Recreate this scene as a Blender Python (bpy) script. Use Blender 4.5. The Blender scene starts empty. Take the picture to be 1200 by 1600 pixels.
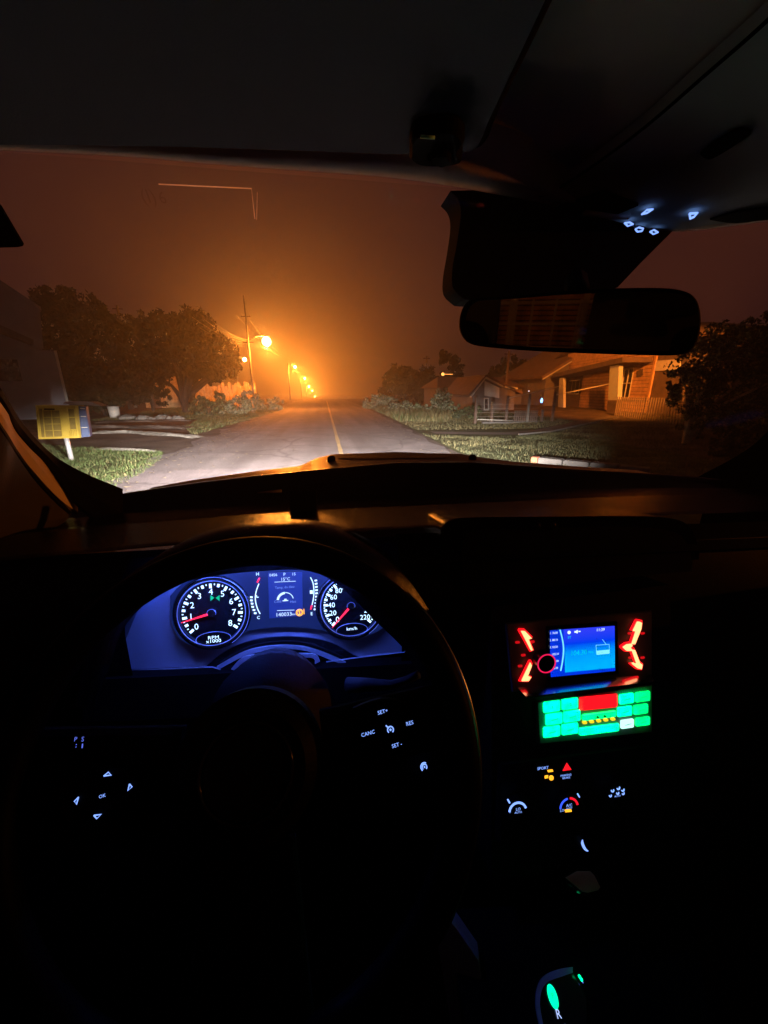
import bpy, math, random
from mathutils import Vector, Matrix
import numpy as np
random.seed(7); rng = np.random.default_rng(7)
R = math.radians
sc = bpy.context.scene
col = sc.collection

# ------------------------------------------------------------------ camera, sky, exposure
CAM = Vector((0, 0, 1.55)); FP = 601.0
PITCH = math.atan(188/601); YAW = R(8.757)
cam = bpy.data.cameras.new('camera'); co = bpy.data.objects.new('camera', cam); col.objects.link(co)
co.location = CAM; co.rotation_euler = (math.pi/2 - PITCH, 0, -YAW)
cam.sensor_fit = 'HORIZONTAL'; cam.sensor_width = 36; cam.lens = FP/1200*36
cam.clip_start = 0.02; cam.clip_end = 3000
sc.camera = co
w = bpy.data.worlds.new('World'); sc.world = w; w.use_nodes = True
nt = w.node_tree; nt.nodes.clear()
wo = nt.nodes.new('ShaderNodeOutputWorld'); bg = nt.nodes.new('ShaderNodeBackground')
tc = nt.nodes.new('ShaderNodeTexCoord'); sx = nt.nodes.new('ShaderNodeSeparateXYZ'); rp = nt.nodes.new('ShaderNodeValToRGB')
nt.links.new(tc.outputs['Generated'], sx.inputs[0]); nt.links.new(sx.outputs['Z'], rp.inputs[0])
nt.links.new(rp.outputs[0], bg.inputs[0]); nt.links.new(bg.outputs[0], wo.inputs[0])
rp.color_ramp.elements[0].position = 0.0; rp.color_ramp.elements[0].color = (.034, .0085, .0095, 1)   # town glow on low cloud
rp.color_ramp.elements[1].position = 0.75; rp.color_ramp.elements[1].color = (.014, .0042, .0062, 1)
bg.inputs[1].default_value = 1.0
sc.view_settings.view_transform = 'Standard'; sc.view_settings.look = 'None'
sc.view_settings.exposure = 0; sc.view_settings.gamma = 1; sc.view_settings.use_curve_mapping = False
sc.render.engine = 'CYCLES'
cy = sc.cycles
cy.use_denoising = True; cy.denoiser = 'OPENIMAGEDENOISE'
cy.max_bounces = 8; cy.diffuse_bounces = 3; cy.glossy_bounces = 3; cy.transparent_max_bounces = 16; cy.volume_bounces = 1
cy.sample_clamp_indirect = 3.0; cy.sample_clamp_direct = 0; cy.use_light_tree = True
cy.caustics_reflective = False; cy.caustics_refractive = False

cf = Vector((math.sin(YAW)*math.cos(PITCH), math.cos(YAW)*math.cos(PITCH), -math.sin(PITCH)))
cr = Vector((math.cos(YAW), -math.sin(YAW), 0)); cu = cr.cross(cf)
def ray(px, py): return cf + cr*((px-600)/FP) + cu*((800-py)/FP)
def P(px, py, Y):                                   # survey point of the photograph at forward distance Y
    v = ray(px, py); return CAM + v*(Y/v.y)
def G(px, py, z=0.0):                               # survey point at height z
    v = ray(px, py); return CAM + v*((z-CAM.z)/v.z)

# ------------------------------------------------------------------ helpers
def tag(o, label=None, cat=None, group=None, kind=None):
    if label: o['label'] = label
    if cat: o['category'] = cat
    if group: o['group'] = group
    if kind: o['kind'] = kind
    return o
def empty(name, loc=(0, 0, 0), label=None, cat=None, group=None):
    o = bpy.data.objects.new(name, None); o.location = loc; o.empty_display_size = .1
    col.objects.link(o); return tag(o, label, cat, group)

class Frame:
    def __init__(s, o, u=(1, 0, 0), v=(0, 0, 1)):
        s.o = Vector(o); s.u = Vector(u).normalized(); v = Vector(v)
        s.v = (v - s.u*v.dot(s.u)).normalized(); s.n = s.u.cross(s.v)
    def pt(s, a, b, c=0): return s.o + s.u*a + s.v*b + s.n*c
    def uv(s, px, py, c=0):
        d = ray(px, py); o = s.o + s.n*c
        t = (o-CAM).dot(s.n)/d.dot(s.n); q = CAM + d*t - o
        return q.dot(s.u), q.dot(s.v)
    def off(s, c): return Frame(s.o + s.n*c, s.u, s.v)
W = Frame((0, 0, 0), (1, 0, 0), (0, 1, 0))           # n = +z

_txt = {}
def text_geo(t):
    if t not in _txt:
        cu_ = bpy.data.curves.new('t', 'FONT'); cu_.body = t; cu_.size = 1; cu_.resolution_u = 2
        cu_.align_x = 'CENTER'; cu_.align_y = 'CENTER'
        ob = bpy.data.objects.new('t', cu_); col.objects.link(ob)
        me = bpy.data.meshes.new_from_object(ob.evaluated_get(bpy.context.evaluated_depsgraph_get()))
        _txt[t] = ([tuple(v.co) for v in me.vertices], [tuple(p.vertices) for p in me.polygons])
        bpy.data.objects.remove(ob); bpy.data.meshes.remove(me); bpy.data.curves.remove(cu_)
    return _txt[t]

class MB:
    def __init__(s): s.v = []; s.f = []; s.m = []; s.mats = []; s.cur = 0; s.sm = []
    def mat(s, m):
        if m not in s.mats: s.mats.append(m)
        s.cur = s.mats.index(m); return s
    def add(s, vs, fs, smooth=False):
        b = len(s.v); s.v += [tuple(v) for v in vs]
        for f in fs: s.f.append(tuple(i+b for i in f)); s.m.append(s.cur); s.sm.append(smooth)
        return s
    def box(s, fr, c, sz, rot=0):
        cx, cy_, cz = c; a, b, d = (x/2 for x in sz); cs, sn = math.cos(rot), math.sin(rot)
        vs = []
        for z in (-d, d):
            for x, y in ((-a, -b), (a, -b), (a, b), (-a, b)):
                vs.append(fr.pt(cx + x*cs - y*sn, cy_ + x*sn + y*cs, cz+z))
        return s.add(vs, [(3, 2, 1, 0), (4, 5, 6, 7), (0, 1, 5, 4), (1, 2, 6, 5), (2, 3, 7, 6), (3, 0, 4, 7)])
    def prism(s, fr, pts, c0, c1, bev=0.0):
        n = len(pts); vs = [fr.pt(a, b, c0) for a, b in pts]
        if bev:
            cx = sum(p[0] for p in pts)/n; cy_ = sum(p[1] for p in pts)/n
            rr = max(math.hypot(a-cx, b-cy_) for a, b in pts); k = 1-bev/rr
            vs += [fr.pt(a, b, c1-bev) for a, b in pts] + [fr.pt(cx+(a-cx)*k, cy_+(b-cy_)*k, c1) for a, b in pts]
            rings = 3
        else:
            vs += [fr.pt(a, b, c1) for a, b in pts]; rings = 2
        ar = sum(pts[i][0]*pts[(i+1) % n][1]-pts[(i+1) % n][0]*pts[i][1] for i in range(n))
        fs = []
        for k in range(rings-1):
            for i in range(n):
                j = (i+1) % n; q = (k*n+i, k*n+j, k*n+n+j, k*n+n+i)
                fs.append(q if ar > 0 else q[::-1])
        top = tuple(range((rings-1)*n, rings*n)); bot = tuple(range(n-1, -1, -1))
        if ar < 0: top = top[::-1]; bot = bot[::-1]
        return s.add(vs, fs+[top, bot])
    def tube(s, pts, rad, n=8, cap=True, smooth=True):
        pts = [Vector(p) for p in pts]; m = len(pts)
        if not hasattr(rad, '__len__'): rad = [rad]*m
        vs = []; fs = []; prev = None
        for i, p in enumerate(pts):
            t = (pts[min(i+1, m-1)]-pts[max(i-1, 0)]).normalized()
            if prev is None: a = t.orthogonal().normalized()
            else: a = (prev - t*prev.dot(t)).normalized()
            prev = a; b = t.cross(a)
            for k in range(n):
                th = 2*math.pi*k/n; vs.append(p + (a*math.cos(th)+b*math.sin(th))*rad[i])
        for i in range(m-1):
            for k in range(n):
                j = (k+1) % n; fs.append((i*n+k, i*n+j, i*n+n+j, i*n+n+k))
        if cap: fs += [tuple(range(n-1, -1, -1)), tuple(range((m-1)*n, m*n))]
        return s.add(vs, fs, smooth)
    def ring(s, fr, c, r, tr, n=48, a0=0, a1=360, k=6, asp=1.0):
        full = (a1-a0) >= 360; m = n if full else n+1
        pts = []
        vs = []; fs = []
        for i in range(m):
            a = R(a0 + (a1-a0)*i/n); dx, dy = math.cos(a), math.sin(a)*asp
            for j in range(k):
                b = 2*math.pi*j/k; q = r+tr*math.cos(b)
                vs.append(fr.pt(c[0]+dx*q, c[1]+dy*q, c[2]+tr*math.sin(b)))
        for i in range(n):
            i2 = (i+1) % m
            for j in range(k):
                j2 = (j+1) % k; fs.append((i*k+j, i2*k+j, i2*k+j2, i*k+j2))
        return s.add(vs, fs, True)
    def arc(s, fr, c, r0, r1, a0, a1, n=20, h=.0006):
        top = []
        for i in range(n+1):
            a = R(a0+(a1-a0)*i/n); top.append((c[0]+math.cos(a)*r1, c[1]+math.sin(a)*r1))
        for i in range(n, -1, -1):
            a = R(a0+(a1-a0)*i/n); top.append((c[0]+math.cos(a)*r0, c[1]+math.sin(a)*r0))
        vs = [fr.pt(a, b, c[2]) for a, b in top] + [fr.pt(a, b, c[2]+h) for a, b in top]
        N = len(top); fs = []
        for i in range(n):
            fs.append((N+i, N+i+1, N+N-2-i, N+N-1-i))
        for i in range(N): fs.append((i, (i+1) % N, N+(i+1) % N, N+i))
        return s.add(vs, fs)
    def disk(s, fr, c, r, h, n=32, bev=0, asp=1):
        return s.prism(Frame(fr.pt(c[0], c[1], c[2]), fr.u, fr.v),
                       [(math.cos(2*math.pi*i/n)*r, math.sin(2*math.pi*i/n)*r*asp) for i in range(n)], 0, h, bev)
    def text(s, fr, t, c, size, rot=0, sx=1):
        vs, fs = text_geo(t); cs, sn = math.cos(rot), math.sin(rot)
        q = [fr.pt(c[0]+(x*sx*cs-y*sn)*size, c[1]+(x*sx*sn+y*cs)*size, c[2]) for x, y, z in vs]
        return s.add(q, fs)
    def grid(s, f, nu, nv, smooth=True):
        vs = [f(i/nu, j/nv) for j in range(nv+1) for i in range(nu+1)]
        fs = [(j*(nu+1)+i, j*(nu+1)+i+1, (j+1)*(nu+1)+i+1, (j+1)*(nu+1)+i) for j in range(nv) for i in range(nu)]
        return s.add(vs, fs, smooth)
    def build(s, name, parent=None, kind=None):
        me = bpy.data.meshes.new(name); me.from_pydata(s.v, [], s.f)
        for m in s.mats: me.materials.append(m)
        me.polygons.foreach_set('material_index', s.m); me.polygons.foreach_set('use_smooth', s.sm)
        me.update(); o = bpy.data.objects.new(name, me); col.objects.link(o)
        if parent:
            q = parent; base = Vector((0, 0, 0))
            while q is not None: base += q.location; q = q.parent
            if base.length > 0: me.transform(Matrix.Translation(-base))
            o.parent = parent
        if kind: o['kind'] = kind
        return o

def rrect(cx, cy_, w_, h_, r, n=4):
    out = []
    for qx, qy, a in ((1, 1, 0), (-1, 1, 90), (-1, -1, 180), (1, -1, 270)):
        for i in range(n+1):
            t = R(a+90*i/n); out.append((cx+qx*(w_/2-r)+r*math.cos(t), cy_+qy*(h_/2-r)+r*math.sin(t)))
    return out

# ------------------------------------------------------------------ materials
def mat(name, c, rough=.7, metal=0, var=.25, scale=8, bump=0, bscale=60, spec=.5, c2=None, trans=None):
    m = bpy.data.materials.new(name); m.use_nodes = True; t = m.node_tree; b = t.nodes['Principled BSDF']
    b.inputs['Roughness'].default_value = rough; b.inputs['Metallic'].default_value = metal
    b.inputs['Specular IOR Level'].default_value = spec
    tcn = t.nodes.new('ShaderNodeTexCoord')
    n = t.nodes.new('ShaderNodeTexNoise'); n.inputs['Scale'].default_value = scale; n.inputs['Detail'].default_value = 6
    t.links.new(tcn.outputs['Object'], n.inputs['Vector'])
    r_ = t.nodes.new('ShaderNodeValToRGB'); t.links.new(n.outputs['Fac'], r_.inputs[0])
    r_.color_ramp.elements[0].position = .3; r_.color_ramp.elements[1].position = .7
    lo = tuple(x*(1-var) for x in c); hi = c2 or tuple(min(1, x*(1+var)) for x in c)
    r_.color_ramp.elements[0].color = (*lo, 1); r_.color_ramp.elements[1].color = (*hi, 1)
    t.links.new(r_.outputs[0], b.inputs['Base Color'])
    if bump:
        n2 = t.nodes.new('ShaderNodeTexNoise'); n2.inputs['Scale'].default_value = bscale; n2.inputs['Detail'].default_value = 4
        t.links.new(tcn.outputs['Object'], n2.inputs['Vector'])
        bp = t.nodes.new('ShaderNodeBump'); bp.inputs['Strength'].default_value = bump; bp.inputs['Distance'].default_value = .5/bscale
        t.links.new(n2.outputs['Fac'], bp.inputs['Height']); t.links.new(bp.outputs[0], b.inputs['Normal'])
    return m
def glow(name, c, s=1.0, sample=False, base=(.02, .02, .02)):
    m = bpy.data.materials.new(name); m.use_nodes = True; b = m.node_tree.nodes['Principled BSDF']
    b.inputs['Base Color'].default_value = (*base, 1); b.inputs['Roughness'].default_value = .4
    b.inputs['Emission Color'].default_value = (*c, 1); b.inputs['Emission Strength'].default_value = s
    if not sample: m.cycles.emission_sampling = 'NONE'
    return m
def uneven(m, lo, hi, scale=70):
    t = m.node_tree; b = t.nodes['Principled BSDF']; tcn = t.nodes.new('ShaderNodeTexCoord'); n = t.nodes.new('ShaderNodeTexNoise'); n.inputs['Scale'].default_value = scale
    mr_ = t.nodes.new('ShaderNodeMapRange'); mr_.inputs[1].default_value = .3; mr_.inputs[2].default_value = .7; mr_.inputs[3].default_value = lo; mr_.inputs[4].default_value = hi
    t.links.new(tcn.outputs['Object'], n.inputs['Vector']); t.links.new(n.outputs['Fac'], mr_.inputs[0]); t.links.new(mr_.outputs[0], b.inputs['Emission Strength']); return m
def pane_mat(name, tint=(1, 1, 1), gloss=.05, rough=0.0):
    m = bpy.data.materials.new(name); m.use_nodes = True; t = m.node_tree; t.nodes.clear()
    o = t.nodes.new('ShaderNodeOutputMaterial'); mx = t.nodes.new('ShaderNodeMixShader')
    tr = t.nodes.new('ShaderNodeBsdfTransparent'); gl = t.nodes.new('ShaderNodeBsdfGlossy')
    tr.inputs[0].default_value = (*tint, 1); gl.inputs['Roughness'].default_value = rough
    mx.inputs[0].default_value = gloss
    t.links.new(tr.outputs[0], mx.inputs[1]); t.links.new(gl.outputs[0], mx.inputs[2]); t.links.new(mx.outputs[0], o.inputs[0])
    return m

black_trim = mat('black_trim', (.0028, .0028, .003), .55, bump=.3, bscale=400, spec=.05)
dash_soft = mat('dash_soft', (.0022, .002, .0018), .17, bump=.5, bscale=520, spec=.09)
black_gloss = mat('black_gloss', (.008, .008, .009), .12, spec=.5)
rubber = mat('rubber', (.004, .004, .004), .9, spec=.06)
fabric_head = mat('headliner_fabric', (.75, .68, .58), .95, bump=.3, bscale=700, var=.06, spec=.1)
visor_m = mat('visor_vinyl', (.17, .185, .20), .85, bump=.25, bscale=600, var=.06, spec=.15)
console_m = mat('console_plastic', (.44, .52, .48), .7, bump=.2, bscale=600, var=.05, spec=.25)  # grey plastic, green of the radio glow tinted into the colour
trim_beige = mat('pillar_trim', (.62, .52, .42), .8, bump=.3, bscale=500, var=.08, spec=.2)
door_trim = mat('door_trim', (.03, .027, .027), .75, bump=.3, bscale=500, var=.08)
silver = mat('silver_plastic', (.42, .43, .46), .42, .35, var=.05, bump=.1, bscale=900)
chrome = mat('chrome', (.7, .7, .72), .18, 1.0, var=.03)
paint = mat('car_paint', (.14, .13, .12), .45, .1, var=.03, scale=3)
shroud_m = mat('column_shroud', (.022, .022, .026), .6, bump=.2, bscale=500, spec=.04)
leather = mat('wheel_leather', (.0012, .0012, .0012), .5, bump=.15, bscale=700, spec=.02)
asphalt = mat('asphalt', (.135, .118, .122), .85, var=.22, scale=1.1, bump=.8, bscale=45, spec=.3)
t = asphalt.node_tree; pbn = t.nodes['Principled BSDF']; src = pbn.inputs['Base Color'].links[0].from_socket
tcn = t.nodes.new('ShaderNodeTexCoord'); mp = t.nodes.new('ShaderNodeMapping'); mp.inputs['Scale'].default_value = (1.1, .05, 1)
ns = t.nodes.new('ShaderNodeTexNoise'); ns.inputs['Scale'].default_value = 1.3; ns.inputs['Detail'].default_value = 3
t.links.new(tcn.outputs['Object'], mp.inputs[0]); t.links.new(mp.outputs[0], ns.inputs[0])
vo_ = t.nodes.new('ShaderNodeTexVoronoi'); vo_.feature = 'DISTANCE_TO_EDGE'; vo_.inputs['Scale'].default_value = .45
nw = t.nodes.new('ShaderNodeTexNoise'); nw.inputs['Scale'].default_value = 1.6; nw.inputs['Detail'].default_value = 5
t.links.new(tcn.outputs['Object'], nw.inputs[0]); mxv = t.nodes.new('ShaderNodeMix'); mxv.data_type = 'VECTOR'; mxv.inputs[0].default_value = .25
t.links.new(tcn.outputs['Object'], mxv.inputs[4]); t.links.new(nw.outputs['Color'], mxv.inputs[5]); t.links.new(mxv.outputs[1], vo_.inputs[0])
r1 = t.nodes.new('ShaderNodeMapRange'); r1.inputs[1].default_value = .0; r1.inputs[2].default_value = .018; r1.inputs[3].default_value = .55; r1.inputs[4].default_value = 1
r2 = t.nodes.new('ShaderNodeMapRange'); r2.inputs[1].default_value = .35; r2.inputs[2].default_value = .65; r2.inputs[3].default_value = .72; r2.inputs[4].default_value = 1.25
ng = t.nodes.new('ShaderNodeTexNoise'); ng.inputs['Scale'].default_value = 55; ng.inputs['Detail'].default_value = 2; t.links.new(tcn.outputs['Object'], ng.inputs[0])
r3 = t.nodes.new('ShaderNodeMapRange'); r3.inputs[1].default_value = .35; r3.inputs[2].default_value = .7; r3.inputs[3].default_value = .7; r3.inputs[4].default_value = 1.5
t.links.new(vo_.outputs['Distance'], r1.inputs[0]); t.links.new(ns.outputs['Fac'], r2.inputs[0]); t.links.new(ng.outputs['Fac'], r3.inputs[0])
def mul(a, c):
    m_ = t.nodes.new('ShaderNodeVectorMath'); m_.operation = 'MULTIPLY'; t.links.new(a, m_.inputs[0]); t.links.new(c, m_.inputs[1]); return m_.outputs[0]
t.links.new(mul(mul(mul(src, r1.outputs[0]), r2.outputs[0]), r3.outputs[0]), pbn.inputs['Base Color'])
dirt = mat('dirt', (.085, .066, .056), .95, var=.5, scale=.9, bump=.9, bscale=14, spec=.1)
grass_soil = mat('grass_soil', (.05, .055, .022), .95, var=.5, scale=2, bump=1, bscale=20, spec=.1)
conc = mat('concrete', (.10, .095, .09), .9, var=.3, scale=3, bump=.6, bscale=40, spec=.2)
gravel_m = mat('gravel_white', (.24, .225, .20), .95, var=.4, scale=6, bump=1, bscale=25, spec=.1)
line_m = mat('road_paint', (.44, .31, .14), .7, var=.35, scale=6, bump=.3, bscale=60)
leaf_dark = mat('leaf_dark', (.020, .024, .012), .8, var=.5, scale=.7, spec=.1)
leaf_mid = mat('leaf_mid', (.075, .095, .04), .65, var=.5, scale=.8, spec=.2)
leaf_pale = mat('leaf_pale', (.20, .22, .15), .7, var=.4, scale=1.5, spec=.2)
bark = mat('bark', (.035, .028, .022), .95, var=.4, scale=6, bump=1, bscale=20)
bark_pale = mat('bark_pale', (.26, .23, .19), .95, var=.4, scale=6, bump=1, bscale=30)
blade_g = mat('grass_blade', (.045, .068, .022), .7, var=.45, scale=1.3, spec=.15)
blade_y = mat('grass_dry', (.13, .115, .055), .8, var=.4, scale=1.3, spec=.1)
wood_o = mat('plank_wood', (.46, .27, .13), .75, var=.3, scale=3, bump=.5, bscale=30)
wood_d = mat('wood_dark', (.09, .06, .045), .85, var=.3, scale=3, bump=.5, bscale=30)
wood_fence = mat('fence_wood', (.45, .31, .16), .85, var=.35, scale=4, bump=.5, bscale=30)
wall_grey = mat('wall_grey', (.20, .205, .24), .9, var=.12, scale=1.5, bump=.4, bscale=20, spec=.15)
wall_pale = mat('wall_pale', (.45, .44, .40), .9, var=.15, scale=1.5, bump=.3, bscale=20)
wall_dark = mat('wall_dark', (.10, .085, .075), .9, var=.25, scale=1.5, bump=.3, bscale=20)
roof_m = mat('roof_tile', (.10, .06, .045), .9, var=.35, scale=3, bump=.6, bscale=12)
white_paint = mat('white_paint', (.5, .48, .44), .6, var=.12, scale=5)
yellow_m = mat('yellow_paint', (.46, .33, .05), .5, var=.1, scale=5, bump=.1)
yellow_d = mat('yellow_mesh', (.20, .14, .03), .6, var=.2, scale=9)
blue_m = mat('blue_paint', (.02, .045, .13), .5, var=.15, scale=5)
galv = mat('galvanised', (.55, .56, .57), .4, .6, var=.15, scale=9)
pole_m = mat('pole_concrete', (.16, .15, .13), .9, var=.2, scale=3)
wire_m = mat('wire', (.28, .24, .2), .5, .3)
glass_m = pane_mat('glass', (.96, .97, .96), .014)
house_glass = mat('dark_window', (.02, .022, .026), .08, spec=.8)

# ------------------------------------------------------------------ haze
b = MB()
b.box(W, (30, 190, 20.5), (420, 700, 44))
hz = b.build('haze'); tag(hz, 'orange night fog hanging over the road and gardens', 'haze', kind='stuff')
hm = bpy.data.materials.new('haze'); hm.use_nodes = True; t = hm.node_tree; t.nodes.clear()
o_ = t.nodes.new('ShaderNodeOutputMaterial'); pv = t.nodes.new('ShaderNodeVolumePrincipled')
pv.inputs['Color'].default_value = (.92, .92, .92, 1); pv.inputs['Density'].default_value = .0044; pv.inputs['Anisotropy'].default_value = .74
t.links.new(pv.outputs[0], o_.inputs['Volume']); hz.data.materials.append(hm)

# ------------------------------------------------------------------ ground
def hz_z(x, y):                                     # long dip beyond the crest
    z = 0 if y < 60 else -1.35e-4*(y-60)**2
    if y > 340: z = -1.35e-4*280**2 - .02*(y-340)
    z += .35*max(0, min(1, (x-9)/9)) if y < 60 else .35*max(0, min(1, (x-9)/9))
    return max(z, -17)
RL = [(-60, -3.9), (8, -4.0), (50, -4.7), (120, -4.9), (340, -5.2)]
RR = [(-60, 3.2), (8, 3.25), (17, 3.6), (50, 4.5), (120, 4.6), (340, 4.2)]
def lerp(tab, y):
    for (a, va), (b_, vb) in zip(tab, tab[1:]):
        if y <= b_: return va+(vb-va)*(y-a)/(b_-a)
    return tab[-1][1]
ys = [-60, -30, -10, 0, 4, 8, 12, 16, 20, 25, 30, 36, 44, 52, 60, 70, 80, 95, 110, 130, 150, 175, 200, 230, 260, 300, 340, 420, 520]
xs = [-170, -90, -50, -30, -20, -14, -9, -6, -4, 0, 4, 6, 9, 12, 15, 18, 24, 34, 60, 120, 220]
b = MB().mat(dirt)
vs = [(x, y, hz_z(x, y)-.012) for y in ys for x in xs]; n = len(xs)
b.add(vs, [(j*n+i, j*n+i+1, (j+1)*n+i+1, (j+1)*n+i) for j in range(len(ys)-1) for i in range(n-1)], True)
b.build('ground', kind='structure')
b = MB().mat(asphalt); vs = []; fs = []
yy = [y for y in ys if y <= 340]
K = 8
yy2 = [y for y in np.concatenate([np.arange(-40, 60, .6), np.array([60, 70, 80, 95, 110, 130, 150, 175, 200, 230, 260, 300, 340])])]
for y in yy2:
    l, r_ = lerp(RL, y), lerp(RR, y)
    l += .16*math.sin(y*1.7)+.1*math.sin(y*4.1+1) + random.uniform(-.05, .05); r_ += .10*math.sin(y*2.3+2) + random.uniform(-.04, .04)
    for k in range(K+1):
        x = l+(r_-l)*k/K; vs.append((x, y, hz_z(0, y)+.004+.05*(1-((x-.0)/4.5)**2)*0))
for j in range(len(yy2)-1):
    for k in range(K): a = j*(K+1)+k; fs.append((a, a+1, a+K+2, a+K+1))
b.add(vs, fs, True); b.build('road', kind='structure')
# worn centre line
b = MB().mat(line_m)
p0 = G(533, 708); p1 = G(512, 632); dx = (p1.x-p0.x)/(p1.y-p0.y)
y = -10
while y < 70:
    x = p0.x+dx*(y-p0.y); wv = .055+random.uniform(-.008, .008)
    b.add([(x-wv, y, .008), (x+wv, y, .008), (x+wv+dx*.5, y+.5, .008), (x-wv+dx*.5, y+.5, .008)], [(0, 1, 2, 3)]); y += .5
b.build('centre_line', kind='structure')

def sheet(name, pts, m, z, kind='structure', jit=0):
    q = []
    for i in range(len(pts)):
        a, c = Vector(pts[i]), Vector(pts[(i+1) % len(pts)]); k = max(1, int((c-a).length/.35)) if jit else 1
        for t_ in range(k):
            p = a+(c-a)*(t_/k); q.append((p.x+random.uniform(-jit, jit), p.y+random.uniform(-jit, jit)))
    b = MB().mat(m); b.add([(x, y, z) for x, y in q], [tuple(range(len(q)))]); return b.build(name, kind=kind)
pg = lambda *a: [tuple(G(*p)[:2]) for p in a]
near_patch = pg((20, 690), (80, 696), (150, 701), (255, 706), (252, 718), (225, 738), (192, 756), (100, 790)) + [(-4.2, 3), (-14, 3)]
sheet('lawn', near_patch, grass_soil, .0, jit=.08)
far_patch = pg((300, 681), (330, 672), (395, 655), (440, 641)) + [(-4.8, 50), (-16, 50), (-13, 24)] + pg((310, 655), (290, 668))
sheet('lawn', far_patch, grass_soil, .0, jit=.1)
right_edge = [(3.4, 4), (3.45, 8), (3.75, 16), (4.2, 32), (4.7, 52)]
sheet('lawn', right_edge[::-1] + [(3.4, -8), (26, -8), (26, 30), (20, 52)], grass_soil, -.004+.0, jit=.0)
# packed-earth side street and pale banks
sheet('path', [(-4.1, 11.2), (-4.5, 15.4), (-9, 17.0), (-30, 20), (-60, 24), (-60, 11), (-14, 12.2), (-6.5, 12.1)], dirt, .004, jit=.05)
def bank(name, pts, wd, h, m):
    b = MB().mat(m)
    pts = [Vector((*p, 0)) for p in pts]; L = []
    for a, c in zip(pts, pts[1:]):
        k = max(2, int((c-a).length/.12))
        for i in range(k): L.append(a+(c-a)*(i/k))
    L.append(pts[-1]); vs = []; fs = []
    M_ = 8
    for i, p in enumerate(L):
        tg = (L[min(i+1, len(L)-1)]-L[max(i-1, 0)]).normalized(); nn = Vector((-tg.y, tg.x, 0))
        e = min(1, i/3, (len(L)-1-i)/3)
        for k in range(M_+1):
            s_ = k/M_*2-1
            q = p+nn*s_*wd*(.8+.4*math.sin(i*.31+k)) ; hh = h*e*(1-s_*s_)*(.7+.5*random.random())+.008
            if k in (0, M_): hh = -.01
            vs.append((q.x, q.y, hh))
    for i in range(len(L)-1):
        for k in range(M_): a = i*(M_+1)+k; fs.append((a, a+1, a+M_+2, a+M_+1))
    b.add(vs, fs, True); return b.build(name, kind='structure')
bank('gravel_bank', pg((140, 677), (200, 676), (260, 680), (312, 684)), .3, .09, gravel_m)
bank('gravel_bank', pg((150, 660), (230, 658), (300, 657)), .35, .06, dirt)
bank('verge_kerb', pg((150, 701), (200, 703), (250, 706)), .18, .05, gravel_m)
bank('dirt_bank', pg((130, 667), (220, 668), (300, 669)), .5, .1, dirt)
# right path with kerb
pth = pg((676, 676), (740, 677), (800, 677.5), (850, 673), (905, 665)) + [(17, 20.2), (26, 23)]
b = MB().mat(wall_dark); vs = []; fs = []
PV = [Vector((*p, 0)) for p in pth]; L = []
for a, c in zip(PV, PV[1:]):
    for i in range(8): L.append(a+(c-a)*(i/8))
L.append(PV[-1])
for i, p in enumerate(L):
    z = hz_z(p.x, p.y); vs += [(p.x, p.y-.45, z+.006), (p.x, p.y+.45, z+.006)]
fs = [(i*2, i*2+2, i*2+3, i*2+1) for i in range(len(L)-1)]
b.add(vs, fs); b.build('path', kind='structure')
kb = MB().mat(conc)
for i, (a, c) in enumerate(zip(L[16:-1:2], L[18::2])):
    za, zc = hz_z(a.x, a.y), hz_z(c.x, c.y); g = (c-a)*.03
    A = a+g; C = c-g
    vs = [(A.x, A.y-.58, za-.02), (A.x, A.y-.46, za-.02), (C.x, C.y-.46, zc-.02), (C.x, C.y-.58, zc-.02),
          (A.x, A.y-.58, za+.06), (A.x, A.y-.46, za+.06), (C.x, C.y-.46, zc+.06), (C.x, C.y-.58, zc+.06)]
    kb.add(vs, [(4, 5, 6, 7), (0, 1, 5, 4), (1, 2, 6, 5), (2, 3, 7, 6), (3, 0, 4, 7)])
kb.build('path_kerb', kind='structure')

# ------------------------------------------------------------------ grass (nobody could count the blades)
def inside(poly, x, y):
    c = np.zeros(len(x), bool); n = len(poly)
    for i in range(n):
        x1, y1 = poly[i]; x2, y2 = poly[(i+1) % n]
        k = ((y1 > y) != (y2 > y)) & (x < (x2-x1)*(y-y1)/((y2-y1) or 1e-9)+x1); c ^= k
    return c
def mesh_np(name, V, n_per, m, kind=None, parent=None, mi=None, mats=None):
    nf = len(V)//n_per
    me = bpy.data.meshes.new(name); me.vertices.add(len(V)); me.vertices.foreach_set('co', V.astype(np.float32).ravel())
    me.loops.add(nf*n_per); me.loops.foreach_set('vertex_index', np.arange(nf*n_per, dtype=np.int32))
    me.polygons.add(nf); me.polygons.foreach_set('loop_start', np.arange(0, nf*n_per, n_per, dtype=np.int32))
    for mm in (mats or [m]): me.materials.append(mm)
    if mi is not None: me.polygons.foreach_set('material_index', mi.astype(np.int32))
    me.update(calc_edges=True); o = bpy.data.objects.new(name, me); col.objects.link(o)
    if parent: 
        base = parent.matrix_world.translation if False else parent.location
        me.transform(Matrix.Translation(-Vector(base))); o.parent = parent
    if kind: o['kind'] = kind
    return o
blade_r = mat('grass_rough', (.06, .068, .034), .8, var=.5, scale=1.0, spec=.1)
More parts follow.
